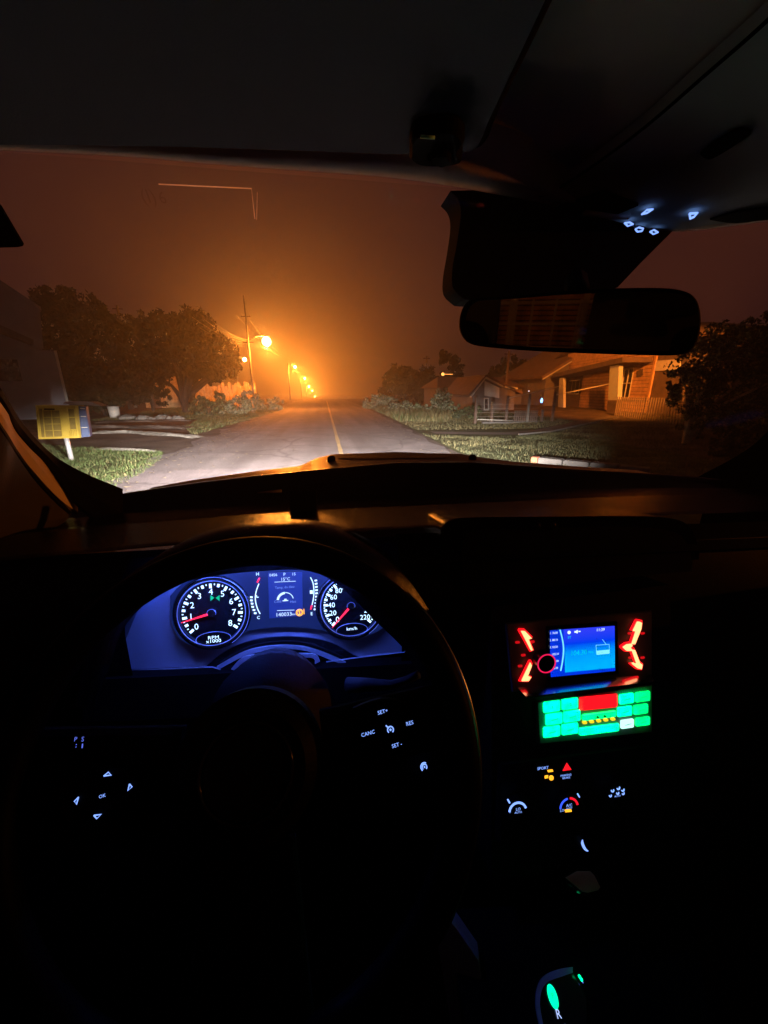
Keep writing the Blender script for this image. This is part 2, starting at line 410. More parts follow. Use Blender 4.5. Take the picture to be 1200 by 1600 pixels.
def blades(name, poly, n, h, wd, label, dry=.3, zf=None, clump=0, g=None):
    xs_ = [p[0] for p in poly]; ys_ = [p[1] for p in poly]
    x = rng.uniform(min(xs_), max(xs_), n*3); y = rng.uniform(min(ys_), max(ys_), n*3)
    k = inside(poly, x, y); x = x[k][:n]; y = y[k][:n]; n = len(x)
    if clump:
        ph = np.sin(x*2.1+np.sin(y*1.3)*2)*np.sin(y*1.7+x*.6); keep = rng.random(n) < .35+.65*(ph > -.1); x = x[keep]; y = y[keep]; n = len(x)
        hs = 1+.5*np.sin(x*3+1)*np.sin(y*2.4)
    else: hs = 1+.35*np.sin(x*5)*np.sin(y*4)
    z = np.array([zf(a, c) if zf else 0 for a, c in zip(x, y)])
    hh = h*rng.uniform(.4, 1.25, n)*hs; a = rng.uniform(0, math.tau, n); l = rng.uniform(.1, .9, n)*hh; la = rng.uniform(0, math.tau, n)
    B = np.stack([x, y, z-.01], 1); dxy = np.stack([np.cos(a), np.sin(a), np.zeros(n)], 1)*wd*rng.uniform(.6, 1.3, n)[:, None]
    T = B+np.stack([np.cos(la)*l, np.sin(la)*l, hh], 1)
    V = np.stack([B-dxy, B+dxy, T], 1).reshape(-1, 3)
    mi = (rng.random(n) < dry*(1+.6*np.sin(x*1.1)*np.sin(y*.9))).astype(int)
    o = mesh_np(name, V, 3, None, 'stuff', mi=mi, mats=[g or blade_g, blade_y]); return tag(o, label, 'grass')
blades('grass', near_patch, 52000, .07, .006, 'short green grass on the verge around the yellow and blue bin', .12)
blades('grass', far_patch, 42000, .09, .012, 'low grass on the verge in front of the left-hand bushes', .45)
rv = [(3.55, 5), (3.6, 9)] + pg((660, 678), (690, 682), (800, 682), (850, 678), (905, 670)) + [(17, 19.4), (24, 21), (24, 2)]
blades('grass', rv, 120000, .065, .0065, 'rough pale grass between the kerb block and the path on the right', .35, hz_z, 1, blade_r)
rm = [(3.9, 16.2), (4.9, 50), (14, 46), (13, 22), (12.5, 18.0), (9.5, 16.0)]
blades('grass', rm, 50000, .06, .013, 'mown yellowish lawn beyond the path on the right', .6, hz_z, 0, blade_r)
wd_ = [(4.1, 21), (4.4, 34), (8.3, 34), (8.2, 24), (6.6, 20.5)]
blades('tall_weeds', wd_, 9000, .36, .022, 'tall frosty looking weeds lit by the headlights beside the road', .8, hz_z, 1)
# fallen leaves and grit on the road edges
n = 650
y = rng.uniform(4, 26, n)**1.0; side = rng.random(n) < .75
x = np.where(side, -3.9+rng.exponential(.7, n), 3.3-rng.exponential(.5, n))
a = rng.uniform(0, math.tau, n); s_ = rng.uniform(.015, .05, n)
V = []
for i in range(n):
    for k in range(4):
        t_ = a[i]+k*math.pi/2; V.append((x[i]+math.cos(t_)*s_[i]*(1.4 if k % 2 else .7), y[i]+math.sin(t_)*s_[i], .012+.012*(k % 2)))
tag(mesh_np('fallen_leaves', np.array(V), 4, leaf_pale, 'stuff', mats=[mat('dead_leaf', (.36, .30, .2), .8, var=.4, scale=20)]), 'scattered dead leaves and grit on the road edges', 'leaves')

# ------------------------------------------------------------------ trees
def crown_np(name, parent, blobs, n, size, m, mats=None, lit=None):
    out = []
    tot = sum(r_[3]*r_[4] for r_ in blobs)
    for (cx, cy_, cz, rx, rz) in blobs:
        k = int(n*rx*rz/tot); nc = max(10, k//45)
        d = rng.normal(size=(nc, 3)); d /= np.linalg.norm(d, axis=1)[:, None]
        rr = rng.uniform(.35, 1.0, nc)**.6
        C = np.array([cx, cy_, cz])+d*np.array([rx, rx, rz])*rr[:, None]
        idx = rng.integers(0, nc, k); cs = rng.uniform(.10, .26, nc)[idx]*min(rx, rz)*1.15
        Q = rng.normal(size=(k, 3)); Q *= (cs/np.linalg.norm(Q, axis=1)*rng.uniform(.3, 1, k)**.5)[:, None]
        c0 = C[idx]+Q
        u_ = rng.normal(size=(k, 3)); u_ /= np.linalg.norm(u_, axis=1)[:, None]
        v_ = np.cross(u_, rng.normal(size=(k, 3))); v_ /= np.linalg.norm(v_, axis=1)[:, None]
        s_ = (size*rng.uniform(.5, 1.3, k))[:, None]
        out.append(np.stack([c0-u_*s_, c0-v_*s_*.45, c0+u_*s_, c0+v_*s_*.45], 1).reshape(-1, 3))
    V = np.concatenate(out)
    mats = mats or [m]
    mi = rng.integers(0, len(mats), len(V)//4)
    o = mesh_np(name, V, 4, None, None, parent, mi, mats); o['kind'] = 'stuff' if False else 'thing'
    del o['kind']; return o
def limbs(parent, base, tops, r0, m, fork=.45):
    b = MB().mat(m); base = Vector(base)
    for i, tp in enumerate(tops):
        tp = Vector(tp); mid = base.lerp(tp, fork); mid.x = base.x+(tp.x-base.x)*.2; mid.y = base.y+(tp.y-base.y)*.2
        q3 = mid.lerp(tp, .5)+Vector((random.uniform(-.2, .2), random.uniform(-.2, .2), .1))
        b.tube([base+Vector((0, 0, -.05)), base.lerp(mid, .5)+Vector((random.uniform(-.05, .05), 0, 0)), mid, q3, tp], [r0*1.2, r0*.9, r0*.7, r0*.4, r0*.12], 8)
    return b.build('trunk', parent)
def tree(px, py, Y, blobs, n, size, label, cat='tree', m=None, tr=.2, name='broadleaf_tree', group=None, z0=None, bk=bark, mats=None, nl=5):
    """blobs: (px, py, rx_px, ry_px) seen from the road at distance Y"""
    base = P(px, py, Y); base.z = hz_z(base.x, base.y) if z0 is None else z0
    e = empty(name, base, label, cat, group); bl = []
    for i, (bx, by, rx, ry) in enumerate(blobs):
        dd = (i % 3-1)*.25*rx*Y/FP
        c = P(bx, by, Y+dd); k = (Y+dd)/FP/ray(bx, by).y*1.0; bl.append((c.x, c.y, c.z, rx*k, ry*k))
    crown_np('crown', e, bl, n, size, m or leaf_dark, mats)
    tops = [Vector((q[0]+random.uniform(-.4, .4)*q[3], q[1]+random.uniform(-.4, .4)*q[3], q[2]+.3*q[4])) for q in (bl*nl)[:max(nl, len(bl))]]
    limbs(e, base, tops, tr, bk); return e
GT = 'garden trees left of the road'
tree(110, 640, 36, [(95, 520, 42, 62), (130, 505, 48, 45), (85, 475, 28, 26), (150, 488, 28, 14), (120, 590, 52, 50), (72, 575, 25, 55), (165, 500, 16, 10), (62, 470, 8, 16), (105, 462, 8, 10), (110, 625, 50, 22)], 24000, 0.173,
     'tall ragged dark tree next to the grey house', m=leaf_dark, tr=.25)
tree(205, 642, 40, [(205, 545, 36, 45), (190, 580, 42, 50), (222, 520, 26, 28), (190, 512, 14, 14)], 14400, 0.173,
     'mid-height dark tree with a pale post showing behind its top', m=leaf_dark, tr=.2)
tree(292, 642, 33, [(262, 530, 38, 36), (300, 525, 42, 36), (335, 555, 36, 30), (280, 562, 55, 30), (250, 500, 16, 12), (285, 496, 16, 10), (345, 580, 28, 16), (365, 565, 13, 16), (320, 590, 30, 12), (250, 600, 14, 34), (330, 512, 12, 12)], 32000, 0.151,
     'broad dark tree standing in front of the first street lamp glow', m=leaf_dark, tr=.28)
tree(240, 643, 35, [(232, 575, 28, 26), (215, 610, 22, 22)], 4500, .2, 'small dark tree with bare stem left of the orange lit wall', m=leaf_dark, tr=.12)
tree(165, 645, 30, [(160, 600, 40, 34), (130, 620, 40, 24)], 7000, .18, 'dark rounded shrub behind the white bucket', 'shrub', name='shrub', m=leaf_dark, tr=.08)
# right side silhouettes
tree(625, 640, 62, [(626, 590, 22, 20), (612, 608, 22, 24), (640, 605, 20, 22)], 6000, .3, 'round foggy tree nearest the vanishing point on the right', m=leaf_mid)
tree(668, 645, 48, [(668, 592, 20, 20), (660, 615, 24, 24)], 5000, .26, 'dark rounded tree between the foggy tree and the tall feathery one', m=leaf_dark)
tree(704, 645, 44, [(704, 566, 17, 13), (696, 553, 9, 8), (712, 585, 13, 18), (694, 600, 16, 16)], 5000, .2, 'tall feathery tree rising above the low dark roofs', m=leaf_dark)
tree(800, 645, 50, [(800, 582, 26, 24), (772, 590, 16, 18), (820, 600, 20, 20)], 6000, .28, 'round dark tree behind the small gabled house', m=leaf_dark)
tree(862, 640, 52, [(858, 580, 20, 22), (880, 575, 22, 22)], 5000, .28, 'dark tree behind the big sloping roof under the mirror', m=leaf_dark)
# near right tree, leaves caught by headlights
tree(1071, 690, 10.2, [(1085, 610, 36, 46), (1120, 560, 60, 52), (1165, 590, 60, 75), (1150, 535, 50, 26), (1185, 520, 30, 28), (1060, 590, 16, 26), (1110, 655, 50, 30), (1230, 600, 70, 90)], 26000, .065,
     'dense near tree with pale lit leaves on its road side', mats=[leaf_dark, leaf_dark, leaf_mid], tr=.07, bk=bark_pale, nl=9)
tree(1190, 715, 8, [(1190, 700, 70, 34), (1150, 705, 40, 18), (1240, 690, 60, 50)], 9000, .06, 'dark low bush at the foot of the near right tree', 'bush', name='bush', m=leaf_dark, tr=.03)
# bushes
tree(385, 648, 30, [(372, 633, 22, 16), (350, 636, 20, 15), (392, 626, 14, 16)], 5000, .10, 'leafy bush in front of the orange lit board fence', 'bush', name='bush', mats=[leaf_mid, leaf_pale], tr=.05)
tree(330, 650, 28, [(330, 638, 22, 14), (312, 634, 16, 14), (345, 622, 10, 12)], 4000, .10, 'low dark bush left of the leafy one under the broad tree', 'bush', name='bush', mats=[leaf_dark, leaf_mid], tr=.05)
tree(425, 642, 36, [(418, 634, 16, 9), (434, 632, 9, 11), (404, 630, 8, 14)], 3000, .11, 'thin roadside bush right of the utility pole', 'bush', name='bush', mats=[leaf_mid, leaf_pale], tr=.04)
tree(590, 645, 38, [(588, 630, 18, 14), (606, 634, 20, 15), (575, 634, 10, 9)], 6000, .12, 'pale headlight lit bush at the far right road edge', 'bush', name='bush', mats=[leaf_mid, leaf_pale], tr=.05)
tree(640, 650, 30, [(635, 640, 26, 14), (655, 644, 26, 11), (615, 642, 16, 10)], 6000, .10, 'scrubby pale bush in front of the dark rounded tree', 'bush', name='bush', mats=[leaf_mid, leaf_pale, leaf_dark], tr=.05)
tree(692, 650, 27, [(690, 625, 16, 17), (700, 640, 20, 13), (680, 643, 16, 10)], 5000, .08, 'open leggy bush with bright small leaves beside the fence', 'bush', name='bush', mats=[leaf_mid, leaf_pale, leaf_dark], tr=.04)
tree(735, 655, 23, [(735, 644, 22, 10), (715, 648, 14, 8)], 3000, .07, 'low dark bush at the foot of the gate post', 'bush', name='bush', mats=[leaf_dark, leaf_mid], tr=.03)

# ------------------------------------------------------------------ utility poles, lamps, wires
SOD = (1.0, .24, .024)
sodium = glow('sodium_lens', (1, .50, .10), 160)
def lamp_light(loc, W_, color=SOD, rad=.14):
    l = bpy.data.lights.new('street_light_source', 'POINT'); l.energy = W_; l.color = color; l.shadow_soft_size = rad
    o = bpy.data.objects.new('street_light_source', l); o.location = loc; col.objects.link(o); return o
def street_lamp(head, base_x, label, W_, htop=1.6, name='street_lamp', r=.13, lens=.22):
    z0 = hz_z(base_x, head.y); e = empty(name, (base_x, head.y, z0), label, 'street lamp', 'sodium street lamps along the road')
    MB().mat(pole_m).tube([(base_x, head.y, z0-.2), (base_x, head.y, head.z+htop)], [r*1.2, r*.7], 10).build('pole', e)
    MB().mat(galv).tube([(base_x, head.y, head.z-.25), (base_x+(head.x-base_x)*.5, head.y, head.z+.12), (head.x, head.y, head.z+.14)], .035, 8).build('arm', e)
    F = Frame(head, (1, 0, 0), (0, 1, 0))
    MB().mat(galv).prism(F, rrect(0, 0, .62, .28, .1), .07, .2, .05).build('lamp_head', e)
    bl = MB().mat(sodium); A_ = [Vector(head)+Vector((0, 0, .07-lens*2*k/6)) for k in range(7)]
    bl.tube(A_, [lens*math.sqrt(max(.01, 1-(k/6-.5)**2*4)) for k in range(7)], 16); bl.build('lens', e)
    lo = lamp_light(Vector(head), W_); lo.parent = e; lo.location = Vector(head)-Vector((0, 0, lens*2+.1))-e.location
    return e
l1 = street_lamp(P(416, 528, 37), P(398, 640, 37).x, 'nearest street lamp, a big glaring orange light on the wired pole', 8000, 3.2, r=.09, lens=.36)
for (px, py, Y, W_, lab) in ((461, 572, 79, 10500, 'second street lamp down the road, small and orange'), (476, 590, 128, 17000, 'third street lamp down the road'),
                        (483, 603, 175, 22000, 'fourth street lamp, a dot above the cluster at the road end'), (488, 610, 235, 21000, 'fifth street lamp, close above the last one'),
                        (492, 619, 310, 22000, 'last street lamp where the road meets the fog')):
    h_ = P(px, py, Y); street_lamp(h_, h_.x-1.3, lab, W_, .5, lens=.15+Y*.0007)
h_ = P(382, 560, 56); street_lamp(h_, h_.x-1.2, 'orange lamp half hidden by the edge of the broad tree', 700, .4)
# unseen lamps: one inferred from the lit plank house, one added for the pillar trim
def flood(head, base_x, target, W_, cone, label):
    z0 = hz_z(base_x, head.y); e = empty('floodlight', (base_x, head.y, 0), label, 'floodlight')
    MB().mat(pole_m).tube([(base_x, head.y, -.1), (base_x, head.y, head.z+.3)], [.12, .08], 10).build('pole', e)
    d = (Vector(target)-head).normalized(); F = Frame(head, d.cross(Vector((0, 0, 1))), d.cross(Vector((0, 0, 1))).cross(d)*-1)
    MB().mat(galv).tube([(base_x, head.y, head.z+.1), head-d*.3], .03, 8).build('arm', e)
    MB().mat(galv).tube([head-d*.3, head-d*.05, head+d*.1], [.06, .16, .2], 16).build('lamp_head', e)
    MB().mat(sodium).tube([head+d*.105, head+d*.12], .17, 16).build('lens', e)
    l = bpy.data.lights.new('flood_source', 'SPOT'); l.energy = W_; l.color = SOD; l.spot_size = R(cone); l.spot_blend = .6; l.shadow_soft_size = .12
    o = bpy.data.objects.new('flood_source', l); col.objects.link(o); o.rotation_euler = d.to_track_quat('-Z', 'Y').to_euler(); o.parent = e; o.location = head+d*.2-e.location
flood(Vector((7.5, 2.5, 8.6)), 8.8, (19.0, 25.5, 2.2), 85000, 30, 'tall floodlight beside the car turned to the plank house')
flood(Vector((24, -1.6, 2.6)), 24.5, (-.52, .78, 1.42), 5500, 3.4, 'unseen spot lamp far to the right, added to light the left pillar trim')  # added lamp, narrow cone reaches only the left pillar trim
# crossarm, insulators, wires on first pole
bx = P(398, 640, 37).x; top = l1.location.z
zt = P(395, 497, 37).z; zw = P(395, 535, 37).z
MB().mat(wood_d).box(W, (bx, 37, zt+.1), (.8, .06, .06)).build('crossarm', l1); MB().mat(wood_d).box(W, (bx, 37, zw), (.9, .08, .08)).build('crossarm', l1)
for k in range(3): MB().mat(white_paint).tube([(bx-.33+k*.33, 37, zt+.16), (bx-.33+k*.33, 37, zt+.34)], [.035, .02], 8).build('insulator', l1)
wires = [((bx-.5, 37, zw), P(300, 495, 30)), ((bx-.2, 37, zw+.1), P(318, 498, 30)), ((bx-.4, 37, zw-.15), P(312, 512, 31)), ((bx, 37, zw+.2), P(330, 500, 28)), ((bx-.5, 37, zw-.3), P(300, 520, 32))]
for i, (a, c) in enumerate(wires):
    a = Vector(a); c = Vector(c); d = c-a; pts = [a+d*t_ + Vector((0, 0, -.25*4*t_*(1-t_))) for t_ in [k/10 for k in range(11)]]
    o = MB().mat(wire_m).tube(pts, .014, 5).build('overhead_wire'); tag(o, ['service wire leaving the lamp pole at the lower crossarm, upper of the middle pair', 'service wire sloping gently up to the left just above the others', 'service wire in the middle of the bundle left of the lamp pole', 'topmost service wire left of the lamp pole', 'lowest service wire sagging behind the broad tree'][i], 'wire', 'service wires left of the lamp pole')
prev = [Vector((bx-.8+k*.75, 37, zt+.3)) for k in range(2)]
for i, (px, Y) in enumerate(((461, 79), (476, 128))):
    for k in range(2):
        c = P(px, 560 if i == 0 else 582, Y); c.x += -1.6+k*.7
        a = prev[k]; d = c-a; pts = [a+d*t_ + Vector((0, 0, -.8*4*t_*(1-t_))) for t_ in [q/10 for q in range(11)]]
        o = MB().mat(wire_m).tube(pts, .014, 5).build('overhead_wire'); tag(o, ['outer', 'inner'][k]+' power line between the '+['first and second', 'second and third'][i]+' street lamp poles', 'wire', 'power lines along the road'); prev[k] = c
def plain_pole(px, pyb, pyt, Y, label, r=.09, m=None):
    a = P(px, pyb, Y); a.z = hz_z(a.x, a.y); c = P(px, pyt, Y); c.x = a.x
    e = empty('utility_pole', a, label, 'pole')
    MB().mat(m or wood_d).tube([a, Vector((a.x, a.y, c.z))], [r, r*.7], 8).build('pole', e)
    MB().mat(wood_d).box(W, (a.x, a.y, c.z-.3), (.9, .08, .08)).build('crossarm', e)
plain_pole(787, 645, 548, 38, 'dark pole rising behind the small gabled house', .14)
plain_pole(664, 645, 556, 52, 'thin pole between the two dark trees on the right', .16)
plain_pole(213, 640, 478, 44, 'thin pole poking above the mid-height dark tree', .17, pole_m)

# ------------------------------------------------------------------ left: grey house, fence, bucket, bin
def house_face(fr, name, parent, u0, u1, v0, v1, th, m):
    return MB().mat(m).prism(fr, [(u0, v0), (u1, v0), (u1, v1), (u0, v1)], -th, 0).build(name, parent)
hb = P(88, 640, 27); hb.z = 0
gh = empty('grey_house', (hb.x-4, 30, 0), 'pale grey rendered house at the far left edge', 'house')
F = Frame((hb.x, 27, 0), (.80, .60, 0), (0, 0, 1))
def U(F, pts, c=0): return [F.uv(px, py, c) for px, py in pts]
low = U(F, [(86, 548), (86, 645), (-160, 690), (-160, 541)]); low = [(low[0][0], low[0][1]), (low[0][0], -.1), (low[2][0], -.1), (low[3][0], low[0][1])]
MB().mat(wall_grey).prism(F, low, -7, 0).build('wall', gh)
MB().mat(wall_pale).box(F, (low[0][0]+.0, low[0][1]/2, .05), (.12, low[0][1], .1)).build('corner_trim', gh)
upf = Frame((hb.x, 28.5, 0), (.80, .60, 0), (0, 0, 1))
up = U(upf, [(68, 545), (62, 482), (0, 440), (-160, 335), (-160, 545)])
MB().mat(wall_grey).prism(upf, up, -6, 0).build('upper_wall', gh)
a, c, d_ = up[1], up[2], up[3]
MB().mat(wall_grey).prism(upf, [(a[0]+.06, a[1]-.1), (a[0]+.06, a[1]+.08), (d_[0], d_[1]+.12), (d_[0], d_[1])], -6.05, .06).build('coping', gh)
cn = U(F, [(52, 538), (52, 531), (0, 508), (-60, 490), (-60, 500), (0, 518)], 1.0)
MB().mat(wall_dark).prism(F.off(0), cn, .02, 1.1).build('canopy', gh)
wn = U(F, [(-20, 560), (26, 560), (26, 592), (-20, 595)])
wf = MB().mat(wall_grey).prism(F, [(wn[0][0]-.1, wn[3][1]-.1), (wn[1][0]+.1, wn[3][1]-.1), (wn[1][0]+.1, wn[0][1]+.1), (wn[0][0]-.1, wn[0][1]+.1)], 0.003, .05).build('window_frame', gh)
MB().mat(house_glass).prism(F, [(wn[0][0], wn[3][1]), (wn[1][0], wn[3][1]), (wn[1][0], wn[0][1]), (wn[0][0], wn[0][1])], .052, .06).build('pane', wf)
# vertical board fence lit by lamp
Ff = Frame((0, 41, 0), (1, 0, 0), (0, 0, 1)); u0 = Ff.uv(308, 600)[0]; u1 = Ff.uv(400, 600)[0]
fe = empty('board_fence', Ff.pt((u0+u1)/2, 0), 'orange lit vertical board fence behind the left bushes', 'fence')
x = u0; 
while x < u1:
    wv = random.uniform(.2, .3); hh = Ff.uv(350, 600)[1]+random.uniform(-.22, .22)
    MB().mat(wood_fence).prism(Ff, [(x, 0), (x+wv, 0), (x+wv+random.uniform(-.03, .03), hh-.05), (x+wv/2, hh+.05), (x, hh-.05)], 0, .03).build('board', fe); x += wv+.05
MB().mat(wood_fence).box(Ff, ((u0+u1)/2, .5, -.04), (u1-u0, .09, .06)).build('rail', fe)
MB().mat(wood_fence).box(Ff, ((u0+u1)/2, 1.5, -.04), (u1-u0, .09, .06)).build('rail', fe)
# shed wall glimpsed under the trees
Fs = Frame((0, 43, 0), (1, 0, 0), (0, 0, 1)); q0 = Fs.uv(222, 600); q1 = Fs.uv(300, 588)
sh = empty('garden_shed', Fs.pt((q0[0]+q1[0])/2, 0), 'orange lit shed wall glimpsed under the broad tree', 'shed')
wl = MB().mat(wood_fence).prism(Fs, [(q0[0], 0), (q1[0], 0), (q1[0], q1[1]), (q0[0], q1[1])], -3, 0).build('wall', sh)
rf = MB().mat(roof_m).prism(Fs, [(q0[0]-.3, q1[1]+.003), (q1[0]+.3, q1[1]+.003), ((q0[0]+q1[0])/2, q1[1]+.9)], -3.3, .3).build('roof', sh)
dd = Fs.uv(262, 610)[0]
dr = MB().mat(wood_d).box(Fs, (dd-1.2, .95, .03), (.9, 1.9, .05)).build('door', sh)
MB().mat(galv).box(Fs, (dd-.85, .95, .07), (.03, .15, .03)).build('handle', dr)
# bucket
bk_ = G(180, 653); e = empty('white_bucket', bk_, 'white cylindrical bucket standing on the side street edge', 'bucket')
hh = 15*bk_.y/FP; 
MB().mat(white_paint).tube([bk_, bk_+Vector((0, 0, hh))], [hh*.40, hh*.46], 20).build('body', e)
MB().mat(white_paint).ring(Frame(bk_+Vector((0, 0, hh)), (1, 0, 0), (0, 1, 0)), (0, 0, 0), hh*.46, .02, 24).build('rim', e)
# rocks row
stone = mat('stone', (.15, .14, .125), .95, var=.35, scale=5, bump=1, bscale=18)
for i in range(13):
    g = G(195+i*7.2+random.uniform(-2, 2), 655.5+random.uniform(-1, 1)); s_ = random.uniform(.12, .3)
    b = MB().mat(stone); vs = []
    for a_ in range(6):
        for q in range(3):
            rr = s_*(1.15, 1.0, .45)[q]*random.uniform(.75, 1.2); th = a_*math.pi/3
            vs.append((g.x+math.cos(th)*rr*1.3, g.y+math.sin(th)*rr, (-.02, s_*.55, s_*1.0)[q]*random.uniform(.85, 1.15)))
    fs = []
    for a_ in range(6):
        c_ = (a_+1) % 6; fs += [(a_*3, c_*3, c_*3+1, a_*3+1), (a_*3+1, c_*3+1, c_*3+2, a_*3+2)]
    fs.append(tuple(a_*3+2 for a_ in range(6))); b.add(vs, fs)
    tag(b.build('border_stone'), ['first', 'second', 'third', 'fourth', 'fifth', 'sixth', 'seventh', 'eighth', 'ninth', 'tenth', 'eleventh', 'twelfth', 'last'][i]+' rough stone in the edging row, counted from the white bucket', 'stone', 'stones edging the side street')

# recycling bin on post
pb = G(112, 719); Yb = pb.y
F = Frame((pb.x, Yb-.25, 0), (1, .0, 0), (.0, 0, 1))
bn = empty('litter_bin', (pb.x, Yb, 0), 'yellow and blue litter bin on a metal post beside the grass', 'litter bin')
MB().mat(galv).tube([(pb.x, Yb, -.05), (pb.x, Yb, F.uv(105, 684)[1]+.05)], .05, 16).build('post', bn)
yq = U(F, [(62, 686), (125, 684), (119, 634), (57, 633)]); yb0 = yq[0][1]; yt0 = yq[3][1]
# the box leans outward like the photo: corners surveyed
body = MB().mat(yellow_m).prism(F, yq, -.30, 0).build('yellow_box', bn)
def bil(a, c_): 
    p = [Vector(q) for q in yq]; lo = p[0].lerp(p[1], a); hi = p[3].lerp(p[2], a); r_ = lo.lerp(hi, c_); return r_.x, r_.y
def patch(nm, a0, a1, b0, b1, m, c0=.003, c1=.02, par=body):
    return MB().mat(m).prism(F, [bil(a0, b0), bil(a1, b0), bil(a1, b1), bil(a0, b1)], c0, c1).build(nm, par)
patch('rim', 0, 1, .95, 1, yellow_m, .003, .035); patch('rim', 0, 1, 0, .045, yellow_m, .003, .035)
patch('rim', 0, .04, .045, .95, yellow_m, .003, .035); patch('rim', .955, 1, .045, .95, yellow_m, .003, .035)
patch('panel', .07, .13, .06, .9, yellow_d); patch('panel', .17, .34, .06, .85, yellow_d); patch('panel', .38, .56, .06, .85, yellow_d)
for i, (q0, q1) in enumerate(((.07, .24), (.27, .33), (.36, .44), (.47, .66), (.69, .77), (.8, .93))): patch('slat', .59, .77, q0, q1, yellow_m, .003, .028)
patch('panel', .80, .94, .66, .9, yellow_d); patch('panel', .80, .94, .28, .63, yellow_d)
for k in range(4): patch('slat', .79+k*.04, .815+k*.04, .06, .25, yellow_m, .003, .025)
patch('slot', .2, .46, .865, .91, black_trim, .021, .03)
for k in range(3): patch('slat', .16, .58, .24+k*.2, .255+k*.2, yellow_m, .021, .027)
Fb = Frame(F.pt(yq[1][0], 0, -.0), (1, .35, 0), (0, 0, 1)).off(-.05)
bq = U(Fb, [(121, 684), (141, 682), (134, 636), (119, 634)])
bb = MB().mat(blue_m).prism(Fb, bq, -.3, 0).build('blue_box', bn)
def bilb(a, c_):
    p = [Vector(q) for q in bq]; r_ = p[0].lerp(p[1], a).lerp(p[3].lerp(p[2], a), c_); return r_.x, r_.y
for q0, q1 in ((.05, .3), (.36, .66), (.72, .92)):
    MB().mat(blue_m).prism(Fb, [bilb(.35, q0), bilb(.95, q0), bilb(.95, q1), bilb(.35, q1)], .003, .03, .008).build('panel', bb)
    MB().mat(white_paint).prism(Fb, [bilb(.4, q1+.01), bilb(.9, q1+.01), bilb(.9, q1+.03), bilb(.4, q1+.03)], .003, .035).build('handle', bb)
lp = U(F, [(92, 631), (122, 636), (141, 640), (120, 633), (96, 627)])
MB().mat(galv).prism(F, [(yq[3][0]+.5, yq[3][1]+.02), (yq[2][0]+.5, yq[2][1]-.01), (yq[2][0]+.3, yq[2][1]+.08), (yq[3][0]+.55, yq[3][1]+.07)], -.32, -.03).build('lid', bn)

# ------------------------------------------------------------------ right: houses and fences
# kerb block
kf = Frame((0, 0, 0), (1, 0, 0), (0, 1, 0))
k0, k1 = G(829, 722), G(1010, 742)
kpts = [k0, k1]
d = (k1-k0); d.z = 0; L_ = d.length; Fk = Frame(Vector((k0.x, k0.y, 0)), d, (-d.y, d.x, 0))
kb = empty('kerb_block', k0, 'pale concrete kerb blocks with a red brick end by the grass', 'kerb')
MB().mat(mat('red_brick', (.42, .13, .07), .9, var=.3)).prism(Fk, rrect(.07, .1, .14, .22, .02), -.02, .12, .02).build('brick', kb)
for i in range(4):
    s0 = .15+i*(L_-.1)/4
    MB().mat(conc).prism(Fk, rrect(s0+(L_-.1)/8, .1, (L_-.1)/4-.02, .26, .03), -.02, .13+random.uniform(-.01, .01), .025).build('block', kb)
# wooden house
hd = (-.208, -.978, 0)
Fh = Frame((18.3, 18.2, .3), hd, (0, 0, 1))
h2 = empty('wooden_house', (22, 24, .3), 'orange plank house with a porch under the rear-view mirror', 'house')
uu = lambda px, py, c=0, F=Fh: F.uv(px, py, c)
uL = uu(866, 600)[0]; uR = uu(1067, 600)[0]; vE = uu(1015, 541)[1]
MB().mat(wood_d).prism(Fh, [(uL, 0), (uR, 0), (uR, vE), ((uL+uR)/2-.5, vE+1.8), (uL, vE)], -7, -.03).build('wall', h2)
uC = uu(1016, 600)[0]
nb = 18; bh = vE/nb
openings = [(uu(884, 600)[0], uu(910, 600)[0], 0, uu(900, 590)[1]), (uu(967, 600)[0], uu(987, 600)[0], uu(975, 622)[1], uu(975, 576)[1])]
for i in range(nb):
    v0 = i*bh; segs = [(uL, uC)]
    for (a0, a1, b0, b1) in openings:
        if v0+bh > b0 and v0 < b1:
            new = []
            for s0, s1 in segs:
                if a0 > s0 and a1 < s1: new += [(s0, a0), (a1, s1)]
                else: new.append((s0, s1))
            segs = new
    for s0, s1 in segs:
        MB().mat(wood_o).prism(Fh, [(s0, v0+.03), (s1, v0+.03), (s1, v0+bh), (s0, v0+bh)], -.028, random.uniform(.01, .035)).build('plank', h2)
for i in range(9):
    v0 = vE+i*.2; k = (i+.5)*.2/1.8
    MB().mat(wood_o).prism(Fh, [(uL+(uR-uL)*.5*k, v0+.01), (uR-(uR-uL)*.5*k, v0+.01), (uR-(uR-uL)*.5*k, v0+.2), (uL+(uR-uL)*.5*k, v0+.2)], -.028, random.uniform(0, .018)).build('plank', h2)
MB().mat(wood_o).prism(Fh, [(uC, 0), (uC+.22, 0), (uC+.22, vE), (uC, vE)], 0, .08).build('corner_post', h2)
MB().mat(white_paint).prism(Fh, [uu(1022, 580), uu(1064, 577), uu(1064, 561), uu(1022, 564)], .0, .05).build('white_panel', h2)
(a0, a1, b0, b1) = openings[1]
wf = MB().mat(wood_o).prism(Fh, [(a0, b0), (a1, b0), (a1, b1), (a0, b1)], -.06, .01).build('window', h2)
MB().mat(house_glass).prism(Fh, [(a0+.08, b0+.08), (a1-.08, b0+.08), (a1-.08, b1-.08), (a0+.08, b1-.08)], .013, .02).build('pane', wf)
for k in range(4): 
    x = a0+(a1-a0)*(k+.0)/3; MB().mat(white_paint).box(Fh, (x, (b0+b1)/2, .04), (.06, b1-b0, .035)).build('bar', wf)
for k in range(3): MB().mat(white_paint).box(Fh, ((a0+a1)/2, b0+(b1-b0)*k/2, .06), (a1-a0, .05, .02)).build('bar', wf)
